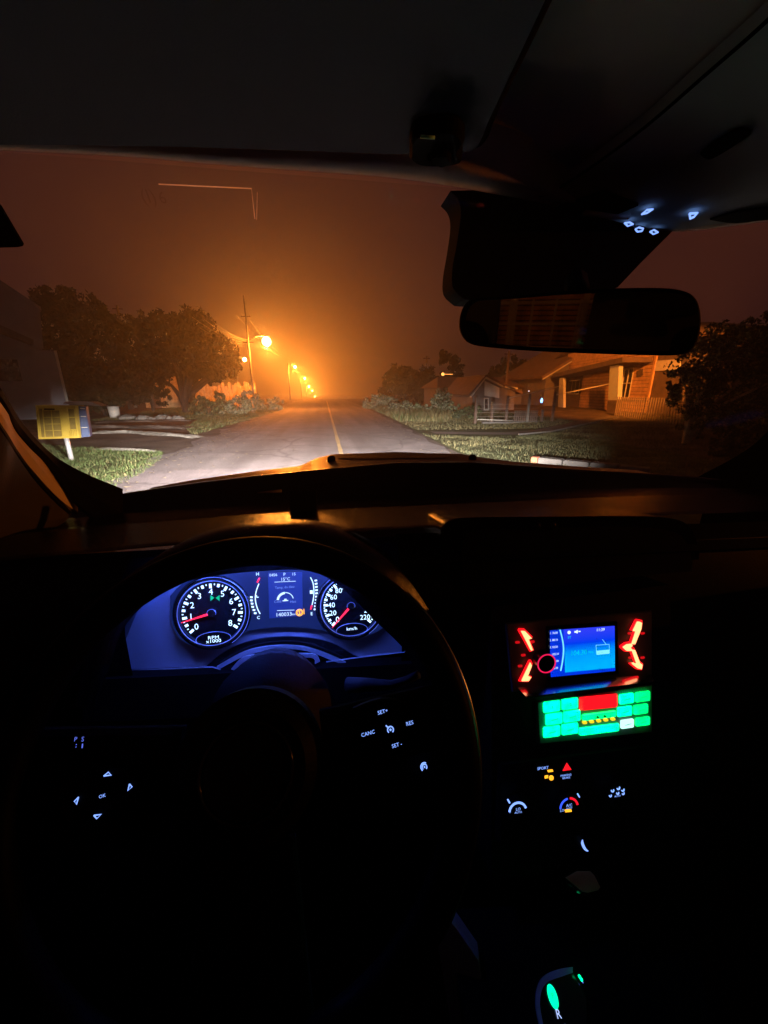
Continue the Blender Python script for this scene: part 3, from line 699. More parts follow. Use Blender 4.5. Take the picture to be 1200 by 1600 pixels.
(a0, a1, b0, b1) = openings[0]
dr = MB().mat(wood_d).prism(Fh, [(a0, b0), (a1, b0), (a1, b1), (a0, b1)], -.06, -.01).build('door', h2)
wq = (uu(887, 616), uu(907, 593))
wf = MB().mat(white_paint).prism(Fh, [(wq[0][0], wq[0][1]), (wq[1][0], wq[0][1]), (wq[1][0], wq[1][1]), (wq[0][0], wq[1][1])], -.005, .03).build('window', h2)
for k in range(3):
    xx = wq[0][0]+(wq[1][0]-wq[0][0])*(k+.5)/3; MB().mat(house_glass).box(Fh, (xx, (wq[0][1]+wq[1][1])/2, .035), ((wq[1][0]-wq[0][0])/3-.06, (wq[1][1]-wq[0][1])*.85, .006)).build('pane', wf)
MB().mat(wood_d).prism(Fh, [uu(996, 590), uu(1006, 586), uu(1006, 576), uu(996, 580)], .02, .06).build('plaque', h2)
# porch: roof slab and pillar
pr = [uu(866, 590, 1.6), uu(975, 566, 1.6), uu(975, 558, 1.6), uu(866, 584, 1.6)]
MB().mat(wood_d).prism(Fh, pr, -.0, 1.7).build('porch_roof', h2)
MB().mat(roof_m).prism(Fh, [(uL-.6, vE), ((uL+uR)/2-.5, vE+2.0), ((uL+uR)/2-.5, vE+2.16), (uL-.7, vE+.14)], -7.3, .5).build('roof', h2)
MB().mat(roof_m).prism(Fh, [(uR+.6, vE), ((uL+uR)/2-.5, vE+2.0), ((uL+uR)/2-.5, vE+2.16), (uR+.7, vE+.14)], -7.3, .5).build('roof', h2)
pp = [uu(950, 625, 1.5), uu(965, 625, 1.5), uu(967, 570, 1.5), uu(953, 572, 1.5)]
MB().mat(mat('pillar_paint', (.42, .46, .42), .7, var=.1)).prism(Fh, pp, 1.25, 1.5).build('pillar', h2)
pp2 = [uu(947, 658, 1.5), uu(962, 658, 1.5), uu(965, 625.5, 1.5), uu(950, 625.5, 1.5)]
MB().mat(wood_d).prism(Fh, pp2, 1.22, 1.53).build('pillar_base', h2)
pp3 = [uu(871, 655, 1.5), uu(880, 655, 1.5), uu(880, 590, 1.5), uu(874, 591, 1.5)]
MB().mat(wall_pale).prism(Fh, pp3, 1.3, 1.5).build('pillar', h2)
# picket fence in front of the house
Fp = Fh.off(2.6)
picket_m = mat('picket_paint', (.17, .14, .11), .8)
pf = empty('picket_fence', Fp.pt((uL+uR)/2, 0), 'thin grey picket fence in front of the plank house', 'fence')
ua, ub = Fp.uv(962, 640)[0], Fp.uv(1070, 640)[0]; vtop = Fp.uv(1000, 619)[1]; x = ua
while x < ub:
    MB().mat(picket_m).box(Fp, (x, vtop/2-.1, 0), (.055, vtop+.1, .03)).build('picket', pf); x += .19
for v_ in (.2, vtop-.22): MB().mat(picket_m).box(Fp, ((ua+ub)/2, v_, -.035), (ub-ua, .06, .035)).build('rail', pf)
# pipe and post fence between the houses
Fg = Frame((0, 18.9, 0), (1, 0, 0), (0, 0, 1))
gf = empty('post_fence', (9.6, 18.9, 0), 'wire and post fence with raised pipe rails left of the plank house', 'fence')
for (px, pyt) in ((745, 618), (770, 628), (794, 618), (828, 615), (868, 612), (848, 640)):
    a, t_ = Fg.uv(px, pyt); MB().mat(wood_d if px != 828 else pole_m).box(Fg, (a, t_/2, 0), (.11, t_, .11)).build('post', gf)
for (p, q) in (((794, 622), (875, 603)), ((868, 617), (950, 600)), ((745, 655), (800, 657))):
    MB().mat(wall_pale).tube([Fg.pt(*Fg.uv(*p), .08), Fg.pt(*Fg.uv(*q), .08)], .018, 8).build('rail', gf)
for k in range(5):
    v_ = .15+k*.2; MB().mat(wire_m).tube([Fg.pt(Fg.uv(745, 640)[0], v_, .06), Fg.pt(Fg.uv(868, 640)[0], v_, .06)], .008, 4).build('wire', gf)
for k in range(12):
    a = Fg.uv(806, 640)[0]+k*.11; MB().mat(wood_d).box(Fg, (a, .32, -.05), (.07, .64, .02)).build('slat', gf)
MB().mat(conc).box(Fg, ((Fg.uv(745, 640)[0]+Fg.uv(868, 640)[0])/2, .04, 0), (3.6, .12, .16)).build('footing', gf)
# small gabled house
F1 = Frame((0, 29, .2), (1, 0, 0), (0, 0, 1)); ap = F1.uv(757, 589); el = F1.uv(734, 619); er = F1.uv(783, 603)
h1 = empty('gabled_house', F1.pt(ap[0], 0), 'small dark house with a pale trimmed gable', 'house')
gb = [(el[0]+.25, -.1), (er[0]+1.2, -.1), (er[0]+1.2, er[1]-.3), (ap[0], ap[1]-.12), (el[0]+.25, el[1]+.05)]
MB().mat(wall_dark).prism(F1, gb, -6, 0).build('wall', h1)
def barge(p, q, th=.09): return [(p[0], p[1]-th), (q[0], q[1]-th), (q[0], q[1]), (p[0], p[1])]
MB().mat(white_paint).prism(F1, barge(el, ap), .003, .35).build('barge_board', h1)
MB().mat(white_paint).prism(F1, barge(ap, er), .003, .35).build('barge_board', h1)
e2, e3 = F1.uv(787, 602), F1.uv(806, 606)
MB().mat(white_paint).prism(F1, barge(e2, e3, .16), .003, .3).build('fascia', h1)
MB().mat(wall_pale).prism(F1, [F1.uv(757, 595), F1.uv(780, 606), F1.uv(780, 622), F1.uv(757, 618)], .003, .02).build('gable_panel', h1)
wq = [F1.uv(756, 641), F1.uv(763, 641), F1.uv(763, 622), F1.uv(756, 622)]
wf = MB().mat(white_paint).prism(F1, wq, .003, .05).build('window', h1)
MB().mat(house_glass).prism(F1, [(wq[0][0]+.06, wq[0][1]+.06), (wq[1][0]-.06, wq[1][1]+.06), (wq[2][0]-.06, wq[2][1]-.06), (wq[3][0]+.06, wq[3][1]-.06)], .052, .06).build('pane', wf)
MB().mat(roof_m).prism(F1, [(el[0]-.1, el[1]+.02), (ap[0], ap[1]+.02), (ap[0], ap[1]+.16), (el[0]-.2, el[1]+.14)], -6.2, .3).build('roof', h1)
MB().mat(roof_m).prism(F1, [(ap[0], ap[1]+.02), (er[0]+1.6, er[1]-.6), (er[0]+1.7, er[1]-.46), (ap[0], ap[1]+.16)], -6.2, .3).build('roof', h1)
# long low house behind, hipped roof, lit eave
F3 = Frame((0, 37, 0), (1, 0, 0), (0, 0, 1)); a = F3.uv(688, 600); c = F3.uv(845, 600)
h3 = empty('low_house', F3.pt((a[0]+c[0])/2, 0), 'long low dark roofed house behind the gabled one', 'house')
ve = F3.uv(700, 606)[1]; vr = F3.uv(700, 587)[1]
MB().mat(wall_dark).prism(F3, [(a[0], -.1), (c[0], -.1), (c[0], ve), (a[0], ve)], -6, 0).build('wall', h3)
b = MB().mat(roof_m); o0 = F3.pt
b.add([o0(a[0]-.4, ve+.003, .4), o0(c[0]+.4, ve+.003, .4), o0(c[0]+.4, ve+.003, -6.4), o0(a[0]-.4, ve+.003, -6.4), o0(a[0]+.6, vr, -3), o0(c[0]-1, vr, -3)],
      [(0, 1, 5, 4), (1, 2, 5), (2, 3, 4, 5), (3, 0, 4), (3, 2, 1, 0)]); b.build('roof', h3)
warm = glow('warm_bulb', (1, .38, .08), 3); cool = glow('blue_bulb', (.12, .3, 1), 9)
q = F3.uv(690, 585); bl = MB().mat(warm).disk(F3, (q[0], q[1], .35), .14, .14, 12, .05).build('wall_lamp', h3)
MB().mat(galv).tube([F3.pt(q[0], q[1]+.06, .42), F3.pt(q[0]+.75, q[1]+.06, .42)], .06, 6).build('lamp_arm', h3)
MB().mat(warm).box(F3, (q[0]+.55, q[1]+.0, .42), (.8, .05, .05)).build('lamp_tube', h3)
bq = Fg.uv(843, 626); e = empty('blue_lantern', Fg.pt(bq[0], bq[1], .2), 'small blue glowing light hanging on the fence', 'lantern')
MB().mat(cool).tube([Fg.pt(bq[0], bq[1]-.09, .2), Fg.pt(bq[0], bq[1]+.03, .2), Fg.pt(bq[0], bq[1]+.12, .2)], [.045, .055, .02], 10).build('bulb', e)
MB().mat(galv).tube([Fg.pt(bq[0], bq[1]+.12, .2), Fg.pt(bq[0], bq[1]+.3, .06)], .012, 6).build('bracket', e)
bq = Fg.uv(825, 611); e = empty('white_led', Fg.pt(bq[0], bq[1], .2), 'tiny pale point of light on top of the fence post', 'light')
MB().mat(glow('white_led', (.7, .7, 1), 4)).disk(Fg, (bq[0], bq[1], .08), .022, .03, 10, .01).build('bulb', e)
MB().mat(galv).disk(Fg, (bq[0], bq[1], .05), .035, .028, 12).build('socket', e)
# big roofed house at the back right
F4 = Frame((0, 33, 0), (1, 0, 0), (0, 0, 1))
h4 = empty('big_roof_house', F4.pt(F4.uv(890, 600)[0], 0), 'house with a big sloping brown roof and pale verge behind the plank house', 'house')
q = [F4.uv(843, 592), F4.uv(905, 553), F4.uv(960, 520)]; br = F4.uv(1100, 600)
MB().mat(wall_dark).prism(F4, [(q[0][0]+.6, -.1), (br[0], -.1), (br[0], q[0][1]), (q[2][0], q[2][1]-.3), (q[0][0]+.6, q[0][1]+.1)], -8, 0).build('wall', h4)
MB().mat(roof_m).prism(F4, [(q[0][0], q[0][1]), (q[2][0], q[2][1]), (q[2][0], q[2][1]+.22), (q[0][0]-.1, q[0][1]+.2)], -8.4, .5).build('roof', h4)
MB().mat(roof_m).prism(F4, [(q[2][0], q[2][1]), (br[0]+.5, q[0][1]), (br[0]+.6, q[0][1]+.2), (q[2][0], q[2][1]+.22)], -8.4, .5).build('roof', h4)
MB().mat(wall_pale).prism(F4, [(q[0][0], q[0][1]-.1), (q[2][0], q[2][1]-.1), (q[2][0], q[2][1]), (q[0][0], q[0][1])], .42, .55).build('verge_board', h4)
b = MB().mat(roof_m)
# plank house behind the car, caught in the mirror
Fm = Frame((2, -11, 0), (-1, 0, 0), (0, 0, 1))
hm_ = empty('slatted_barn', (2, -11, 0), 'orange lit slatted wooden barn behind the car seen in the mirror', 'barn')
MB().mat(wood_d).box(Fm, (0, 1.8, -.2), (14, 3.6, .3)).build('wall', hm_)
for i in range(30): MB().mat(wood_o).box(Fm, (0, .1+i*.12, 0), (14, .09, .06)).build('plank', hm_)
for i in range(9): MB().mat(white_paint).box(Fm, (-6.8+i*1.7, 1.8, .07), (.14, 3.6, .06)).build('batten', hm_)
gridm = MB().mat(white_paint)
for i in range(26): MB().mat(white_paint).box(Fm, (-6.2+i*.5, .65, 1.4), (.05, 1.3, .04)).build('picket', hm_)
for v_ in (.3, .8, 1.25): MB().mat(white_paint).box(Fm, (0, v_, 1.45), (13, .05, .04)).build('rail', hm_)
bl_ = bpy.data.lights.new('barn_light', 'POINT'); bl_.energy = 26; bl_.color = SOD; bl_.shadow_soft_size = .1
bo = bpy.data.objects.new('barn_light', bl_); col.objects.link(bo); bo.parent = hm_; bo.location = (0, 2.4, 3.0)
MB().mat(sodium).tube([(2, -8.6, 3.12), (2, -8.6, 3.2)], .09, 12).build('lamp', hm_); MB().mat(galv).tube([(2, -11, 3.5), (2, -8.6, 3.35), (2, -8.6, 3.2)], .03, 6).build('lamp_bracket', hm_)
MB().mat(roof_m).prism(Fm, [(-7.4, 3.6), (7.4, 3.6), (7.4, 3.75), (-7.4, 3.75)], -.8, .8).build('roof', hm_)

# ================================================================== the car we sit in
Z0 = CAM.z
CX = .32
car = empty('car', (CX, .6, 0), 'dark car cabin with glowing blue dials, red and green radio, seen from the driver seat', 'car')
BLUE = (.16, .30, 1.0)
icon = glow('icon_blue', (.22, .38, 1.0), 1.5)
icon_w = glow('dial_white', (.50, .72, 1.0), 2.2)
icon_dim = glow('icon_dim', (.10, .14, .62), 1.3)
amber = glow('amber', (1, .42, .02), 1.6); redg = glow('needle_red', (1, .015, .05), 2.2); green_i = glow('tell_tale_green', (.0, .55, .22), 1.0)

def pxline(b, F, pts, r, c=.0005, n=5): return b.tube([F.pt(*F.uv(*p), c) for p in pts], r, n)
def pxpoly(b, F, pts, c0, c1, bev=0): return b.prism(F, [F.uv(*p) for p in pts], c0, c1, bev)
def smooth_px(pts, n=6):
    out = []; m = len(pts)
    for i in range(m-1):
        p0 = pts[max(i-1, 0)]; p1 = pts[i]; p2 = pts[i+1]; p3 = pts[min(i+2, m-1)]
        for k in range(n):
            t_ = k/n
            out.append(tuple(.5*((2*p1[q])+(-p0[q]+p2[q])*t_+(2*p0[q]-5*p1[q]+4*p2[q]-p3[q])*t_*t_+(-p0[q]+3*p1[q]-3*p2[q]+p3[q])*t_**3) for q in (0, 1)))
    return out+[pts[-1]]
def pxtext(b, F, s, px, py, h_px, px2=None, c=.0006, sx=1):
    """text centred at px,py; cap height h_px; px2 = a point to its right along the baseline"""
    a = F.uv(px, py); q = F.uv(px, py-h_px*.5); q2 = F.uv(px, py+h_px*.5); h = math.hypot(q[0]-q2[0], q[1]-q2[1])
    rot = 0
    if px2: e_ = F.uv(*px2); rot = math.atan2(e_[1]-a[1], e_[0]-a[0])
    return b.text(F, s, (a[0], a[1], c), h/.72, rot, sx)

# ---- hood
HOODT = [(P(px, py, 1.3).x, P(px, py, 1.3).z-Z0) for px, py in ((100, 790), (190, 770), (300, 750), (400, 736), (470, 727.5), (494, 716), (520, 709.5), (620, 706.5), (720, 709), (746, 713.5), (800, 721), (900, 728.5), (1000, 735), (1100, 744), (1200, 760))]
COWL = [(P(px, py, .985).x, P(px, py, .985).z-Z0) for px, py in ((60, 800), (190, 772), (300, 756), (400, 744), (480, 736), (620, 723.5), (740, 722.5), (900, 733.5), (1000, 739), (1100, 746), (1250, 762))]
def hood_z(x, y):
    tab = HOODT
    for (a, va), (b_, vb) in zip(tab, tab[1:]):
        if x <= b_: 
            t_ = max(0, (x-a)/(b_-a)); z = va+(vb-va)*t_; break
    else: z = tab[-1][1]
    if y < 1.3: z += (1.3-y)*.02
    else: z -= (y-1.3)*.20 + (y-1.3)**2*.12
    return Z0+z
hd = MB().mat(paint).grid(lambda u_, v_: (-.55+u_*1.74, 1.03+v_*1.15, hood_z(-.55+u_*1.74, 1.03+v_*1.15)), 90, 30).build('hood', car)
def hp(x, y, c=.0): return Vector((x, y, hood_z(x, y)+c))
b = MB().mat(mat('scoop_black', (.05, .035, .028), .5))
vs = [hp(.235+math.cos(2*math.pi*i/40)*.20, 1.215+math.sin(2*math.pi*i/40)*.07, .003) for i in range(40)] + [hp(.235, 1.215, .003)]
b.add(vs, [(i, (i+1) % 40, 40) for i in range(40)]); b.build('hood_scoop', hd)
for px, py in ((518, 719), (738, 717)):
    q = P(px, py, 1.16); z = hood_z(q.x, 1.16)
    MB().mat(black_trim).prism(Frame((q.x, 1.16, z-.004), (1, 0, 0), (0, 1, 0)), rrect(0, 0, .024, .022, .008), 0, .02, .006).build('washer_nozzle', hd)
MB().mat(paint).box(W, (-.57, 1.6, .65), (.08, 1.2, .5)).box(W, (1.21, 1.6, .65), (.08, 1.2, .5)).box(W, (CX, 2.2, .78), (1.74, .1, .55)).build('front_body', car)
for x in (-.35, .99):
    hl = MB().mat(glow('headlight_lens', (1, .95, .9), 1.5)).disk(Frame((x, 2.255, .78), (-1, 0, 0), (0, 0, 1)), (0, 0, 0), .09, .03, 24, .01).build('headlight', car)
    l = bpy.data.lights.new('headlight_beam', 'SPOT'); l.energy = 37000; l.color = (1, .875, .815); l.spot_size = R(92); l.spot_blend = .8; l.shadow_soft_size = .06
    o = bpy.data.objects.new('headlight_beam', l); col.objects.link(o); o.location = (x, 2.31, .80)
    o.scale = (1, .21, 1); o.rotation_euler = (R(90-7.5), 0, R(5 if x < 0 else 1))
    lc = o.location.copy(); o.parent = car; o.location = lc-car.location

# ---- shell
MB().mat(rubber).box(W, (CX, -.5, .30), (1.72, 3.2, .06)).build('floor_pan', car)
MB().mat(paint).box(W, (CX, -.78, Z0+.30), (1.66, 2.72, .03)).build('roof', car)
for sx_, nm in ((-1, 'left'), (1, 'right')):
    xx = CX+sx_*.90
    dr = MB().mat(door_trim).box(W, (xx, -.1, .80), (.08, 2.2, .92)).build('door', car)
    MB().mat(glass_m).prism(Frame((xx, 0, 0), (0, 1*sx_, 0), (0, 0, 1)), [(sx_*-.95, 1.26), (sx_*.55, 1.26), (sx_*.4, 1.80), (sx_*-.95, 1.80)] , 0, .004).build('side_window', dr)
    MB().mat(door_trim).box(W, (xx-sx_*.01, -1.25, 1.30), (.07, .16, 1.1)).build('pillar', car)
MB().mat(door_trim).box(W, (CX, -1.7, .75), (1.8, .08, .95)).build('tailgate', car)
MB().mat(door_trim).box(W, (CX-.70, -1.75, 1.5), (.4, .08, .6)).box(W, (CX+.46, -1.75, 1.5), (.88, .08, .6)).build('rear_pillar_mask', car)  # widened past real pillars to black out the sides of the mirror
MB().mat(glass_m).box(W, (CX, -1.74, 1.5), (1.2, .006, .58)).build('rear_window', car)
# seats (behind the lens, seen in the mirror)
for x in (-.09, .72):
    st = MB().mat(rubber).prism(Frame((x, -.35, 0), (-1, 0, 0), (0, .0, 1)), rrect(0, 1.0, .52, .72, .1), 0, .14, .03).build('seat', car)
    MB().mat(rubber).prism(Frame((x, -.35, 0), (-1, 0, 0), (0, 0, 1)), rrect(0, 1.47, .28, .2, .07), .02, .12, .03).build('headrest', st)
    MB().mat(rubber).box(W, (x, -.08, .68), (.52, .5, .16)).build('seat_cushion', st)

# ---- windshield
Fwv = Vector((0, .49, -.455)).normalized()
Fw = Frame((CX, .585, Z0+.252), (1, 0, 0), -Fwv)
ws = MB().mat(glass_m).prism(Fw, [(-.95, -.66), (1.0, -.66), (.88, 0), (-.88, 0)], -.005, 0).build('windshield', car)
pale_line = bpy.data.materials.new('sticker_edge'); pale_line.use_nodes = True; t = pale_line.node_tree; t.nodes.clear()
tl_ = t.nodes.new('ShaderNodeBsdfTranslucent'); tl_.inputs[0].default_value = (.9, .85, .8, 1); ot_ = t.nodes.new('ShaderNodeOutputMaterial'); tp_ = t.nodes.new('ShaderNodeBsdfTransparent'); ad_ = t.nodes.new('ShaderNodeAddShader')
t.links.new(tl_.outputs[0], ad_.inputs[0]); t.links.new(tp_.outputs[0], ad_.inputs[1]); tp_.inputs[0].default_value = (.9, .9, .9, 1); t.links.new(ad_.outputs[0], ot_.inputs[0])
b = MB().mat(pale_line); pxline(b, Fw, [(248, 287), (393, 294), (398, 341)], .0007, .001, 4); pxline(b, Fw, [(402, 300), (401, 343)], .0004, .001, 4); b.build('sticker_edge', ws)
b = MB().mat(pane_mat('sticker_ink', (.93, .90, .88), .01)); pxtext(b, Fw, '(I)', 232, 307, 20, None, .001); pxtext(b, Fw, '6', 254, 309, 18, None, .001); b.build('sticker_print', ws)
b = MB().mat(rubber); pxpoly(b, Fw, [(-60, 250), (4, 322), (38, 380), (30, 382), (-60, 384)], .001, .006); b.build('dark_sticker', ws)

# ---- headliner, visor, overhead console
Fh_ = Frame((0, 0, Z0+.25), (1, 0, 0), (0, -1, 0))
edge = smooth_px([(-70, 232), (0, 235), (200, 245), (350, 258), (560, 273), (640, 281), (700, 290), (760, 301), (850, 318), (940, 340), (1045, 362), (1200, 346), (1290, 340)])
q = [Fh_.uv(*p) for p in edge]
MB().mat(fabric_head).prism(Fh_, q + [(CX+.85, 2.1), (CX-.85, 2.1)], -.02, 0).build('headliner', car)
A2 = []; B2 = []
for i, (x, y) in enumerate(edge):
    k_ = 1 if x < 700 else max(.2, 1-(x-700)/250)
    lift = (13 if x < 300 else 13+min(13, (x-300)/30))*k_ + 11*math.exp(-((x-790)/130)**2)
    A2.append(G(x, y-1, Z0+.247)); B2.append(G(x, y-1-lift, Z0+.241-.0008*lift))
b = MB().mat(fabric_head); n = len(A2)
b.add(A2+B2+[p+Vector((0, -.02, .03)) for p in B2], [(i, i+1, n+i+1, n+i) for i in range(n-1)]+[(n+i, n+i+1, 2*n+i+1, 2*n+i) for i in range(n-1)], True); b.build('header_panel', car)
Fv = Frame((0, 0, Z0+.213), (1, .0, 0), (0, -1, 0))
vis = smooth_px([(-80, 226), (150, 227), (400, 233), (560, 239), (630, 241)], 3) + smooth_px([(650, 236), (660, 222), (676, 214)], 3) + smooth_px([(700, 214), (712, 226), (722, 236), (738, 236), (750, 222), (762, 192)], 3) + [(850, 4), (900, -110), (-80, -110)]
vo = MB().mat(visor_m); pxpoly(vo, Fv, vis, -.016, 0, 0); vo = vo.build('sun_visor', car)
b = MB().mat(rubber); ve_ = smooth_px([(-80, 228), (150, 230), (400, 238), (560, 245), (690, 250), (735, 248), (752, 232), (766, 196), (858, 4), (905, -110)], 3)
b.tube([Fv.pt(*Fv.uv(*p), -.014) for p in ve_], .0075, 8); b.build('visor_shadow_edge', vo)  # dark strip put where the gap round the visor lies in shadow
Fc2 = Fv.off(.003)
b = MB().mat(rubber); pxpoly(b, Fc2, smooth_px([(640, 232), (642, 205), (655, 190), (690, 184), (716, 188), (726, 205), (716, 222), (722, 238), (690, 244), (655, 242), (640, 232)], 3), -.004, .009, .003); cl = b.build('visor_clip', car)
b = MB().mat(rubber); pxpoly(b, Fc2, smooth_px([(668, 222), (680, 214), (700, 214), (706, 226), (690, 234), (668, 222)], 3), .009, .014, .002); b.build('clip_hook', cl)
b = MB().mat(mat('glint_green', (.2, .6, .3), .3)); pxline(b, Fc2, [(658, 188), (680, 190)], .0012, .0105, 6); b.build('clip_glint', cl)  # green glint painted in as a coloured line
Fc = Frame((0, 0, Z0+.236), (1, 0, 0), (0, -1, 0))
seam = smooth_px([(842, 306), (868, 296), (930, 256), (1010, 196), (1100, 118), (1200, 30), (1300, -70)], 4)
cons = seam + [(1500, -70), (1500, 250), (1290, 345)] + smooth_px([(1200, 344), (1120, 350), (1060, 358), (1000, 352), (900, 332), (842, 306)], 4)
cb = MB().mat(console_m); pxpoly(cb, Fc, cons, -.012, 0, .0); cb = cb.build('overhead_console', car)
b = MB().mat(rubber); pxline(b, Fc, seam, .0016, .0005, 6); b.build('console_seam', cb)
b = MB().mat(rubber); pxpoly(b, Fc, smooth_px([(1095, 236), (1112, 222), (1150, 199), (1170, 199), (1172, 206), (1130, 234), (1108, 244), (1095, 236)], 3), .0006, .003); b.build('grab_slot', cb)
b = MB().mat(black_trim); pxpoly(b, Fc, [(868, 322), (945, 296), (998, 316), (960, 332), (950, 338)], .0006, .004); rl = b.build('reading_lamp', cb)
b = MB().mat(mat('lamp_lens', (.62, .62, .58), .25)); pxline(b, Fc, [(914, 324), (935, 327), (960, 331), (984, 331)], .0042, .005, 8); b.build('lens', rl)
b = MB().mat(rubber); pxpoly(b, Fc, smooth_px([(1110, 340), (1150, 328), (1200, 322), (1300, 318), (1300, 336), (1200, 340), (1150, 345), (1110, 340)], 3), .0006, .003); b.build('sunglass_slot', cb)
def icon_px(F, par, pts, name='icon', m=icon, r=.0009, closed=True, c=.005):
    b = MB().mat(m); pts2 = pts+[pts[0]] if closed else pts; pxline(b, F, pts2, r, c, 6); return b.build(name, par)
icon_px(Fc, cb, [(1004, 328), (1012, 321), (1021, 320), (1012, 326)], r=.0012)
icon_px(Fc, cb, [(977, 342), (985, 341), (990, 344), (982, 347)], r=.0011)
icon_px(Fc, cb, [(994, 352), (999, 349), (1006, 351), (1004, 355), (997, 356)], r=.0012)
icon_px(Fc, cb, [(1017, 356), (1023, 353), (1029, 357), (1022, 360)], r=.0012)
icon_px(Fc, cb, [(1079, 327), (1091, 326), (1086, 332), (1080, 335)], r=.0014)

# ---- mirror mount cover and mirror
Fmc = Frame((.3, .655, Z0+.15), (1, 0, 0), (0, 0, 1))
b = MB().mat(rubber); pxpoly(b, Fmc, smooth_px([(704, 298), (716, 312), (720, 335), (714, 380), (707, 420), (708, 450), (726, 468)], 4) + [(850, 474), (965, 449), (1000, 412), (1046, 366), (1060, 350), (1000, 330), (900, 310), (800, 296)], -.05, 0); b.build('mirror_mount_cover', car)
Fmm = Frame(P(910, 502, .46), (.957, -.29, 0), (-.03, -.11, .99))
outl = smooth_px([(740, 465), (800, 461), (905, 452), (1020, 449), (1068, 453), (1090, 466), (1098, 492), (1096, 522), (1086, 545), (1062, 555), (1000, 555), (860, 550), (775, 544), (736, 537), (721, 520), (719, 498), (726, 476), (740, 465)], 4)[:-1]
b = MB().mat(rubber); pxpoly(b, Fmm, outl, -.03, 0, .004); mr = b.build('rear_view_mirror', car)
inn = [(910+(x-910)*.955, 502+(y-502)*.86) for x, y in outl]
mg = bpy.data.materials.new('mirror_glass'); mg.use_nodes = True; bb_ = mg.node_tree.nodes['Principled BSDF']
bb_.inputs['Metallic'].default_value = 1; bb_.inputs['Roughness'].default_value = .015; bb_.inputs['Base Color'].default_value = (.17, .165, .165, 1)
b = MB().mat(mg); pxpoly(b, Fmm, inn, .0005, .002); b.build('mirror_glass', mr)
MB().mat(rubber).tube([P(900, 440, .58), P(905, 480, .48)], .016, 10).build('mirror_stem', mr)

# ---- left pillar: rubber seal, lit trim, door trim
def strip(name, A, B, Ya, Yb, m, th=.012, n=10):
    """band between edge A and edge B (matching photo points), receding from Ya to Yb"""
    A = smooth_px(A, n); B = smooth_px(B, n); N = len(A); b = MB().mat(m); vs = []
    for i in range(N):
        Y = Ya+(Yb-Ya)*i/(N-1); a, c = P(*A[i], Y), P(*B[i], Y-.01); md = (a+c)/2+Vector((.006, -.010, .004))
        vs += [a, md, c, c+Vector((-.01, th, -.01)), a+Vector((-.01, th, -.01))]
    fs = []
    for i in range(N-1):
        for k in range(5): fs.append((i*5+k, i*5+(k+1) % 5, (i+1)*5+(k+1) % 5, (i+1)*5+k))
    fs += [tuple(range(5)), tuple(range((N-1)*5, N*5))[::-1]]
    return b.add(vs, fs, False).build(name, car)
strip('window_seal', [(-90, 480), (0, 605), (35, 660), (80, 708), (130, 738), (192, 764)], [(-90, 500), (0, 632), (40, 690), (78, 730), (125, 790), (190, 840)], .62, .93, rubber)
strip('pillar_trim', [(-90, 496), (0, 628), (28, 668), (66, 716), (92, 744), (120, 764)], [(-90, 540), (0, 662), (28, 706), (66, 752), (98, 784), (122, 800)], .61, .90, trim_beige)
strip('pillar_gap', [(-90, 536), (0, 660), (28, 704), (60, 748), (92, 780), (112, 800)], [(-90, 550), (0, 672), (26, 712), (56, 754), (88, 788), (108, 806)], .60, .88, rubber)
strip('door_frame_trim', [(-90, 548), (0, 671), (26, 711), (56, 753), (88, 787), (108, 804)], [(-90, 900), (-40, 900), (0, 880), (40, 860), (70, 840), (100, 815)], .58, .86, door_trim)
strip('right_pillar', [(1330, 500), (1250, 620), (1190, 690), (1100, 742)], [(1500, 560), (1420, 680), (1330, 760), (1200, 800)], .75, 1.15, rubber)

# ---- dashboard
def prof(y_):
    y_ = max(y_, .50)
    t_ = [(.47, -.235), (.50, -.210), (.54, -.196), (.62, -.203), (.70, -.211), (.80, -.238), (.93, -.245), (.985, -.186), (1.02, -.190), (1.05, -.215)]
    for (a, va), (b_, vb) in zip(t_, t_[1:]):
        if y_ <= b_: return va+(vb-va)*(y_-a)/(b_-a)
    return t_[-1][1]
def dash_pt(u_, v_):
    x = -.60+u_*1.86; y_ = .535+v_*.515; e_ = abs(x-CX)/.9; z = prof(y_)-.035*max(0, e_-.25)**1.6
    if y_ > .9:
        c_ = COWL[-1][1]
        for (xa, za), (xb, zb) in zip(COWL, COWL[1:]):
            if x <= xb: c_ = za+(zb-za)*max(0, (x-xa)/(xb-xa)); break
        k_ = min(1, (y_-.9)/.07); z = z*(1-k_)+(c_+prof(y_)+.186)*k_
    return (x, y_, Z0+z)
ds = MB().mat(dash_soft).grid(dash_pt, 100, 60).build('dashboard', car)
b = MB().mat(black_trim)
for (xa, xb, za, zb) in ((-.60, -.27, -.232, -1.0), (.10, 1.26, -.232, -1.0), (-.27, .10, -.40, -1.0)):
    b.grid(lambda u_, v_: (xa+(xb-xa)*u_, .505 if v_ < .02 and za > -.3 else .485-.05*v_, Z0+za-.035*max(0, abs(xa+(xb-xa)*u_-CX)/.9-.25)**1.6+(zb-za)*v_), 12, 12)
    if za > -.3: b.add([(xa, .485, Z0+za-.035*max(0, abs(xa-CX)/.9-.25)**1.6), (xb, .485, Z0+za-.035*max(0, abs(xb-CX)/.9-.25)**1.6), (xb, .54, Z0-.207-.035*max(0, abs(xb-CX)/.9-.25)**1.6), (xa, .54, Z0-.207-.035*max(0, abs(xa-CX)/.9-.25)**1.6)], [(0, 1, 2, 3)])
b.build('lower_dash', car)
MB().mat(rubber).box(W, (-.20, .60, Z0-.43), (.80, .03, .38)).build('bulkhead', car)
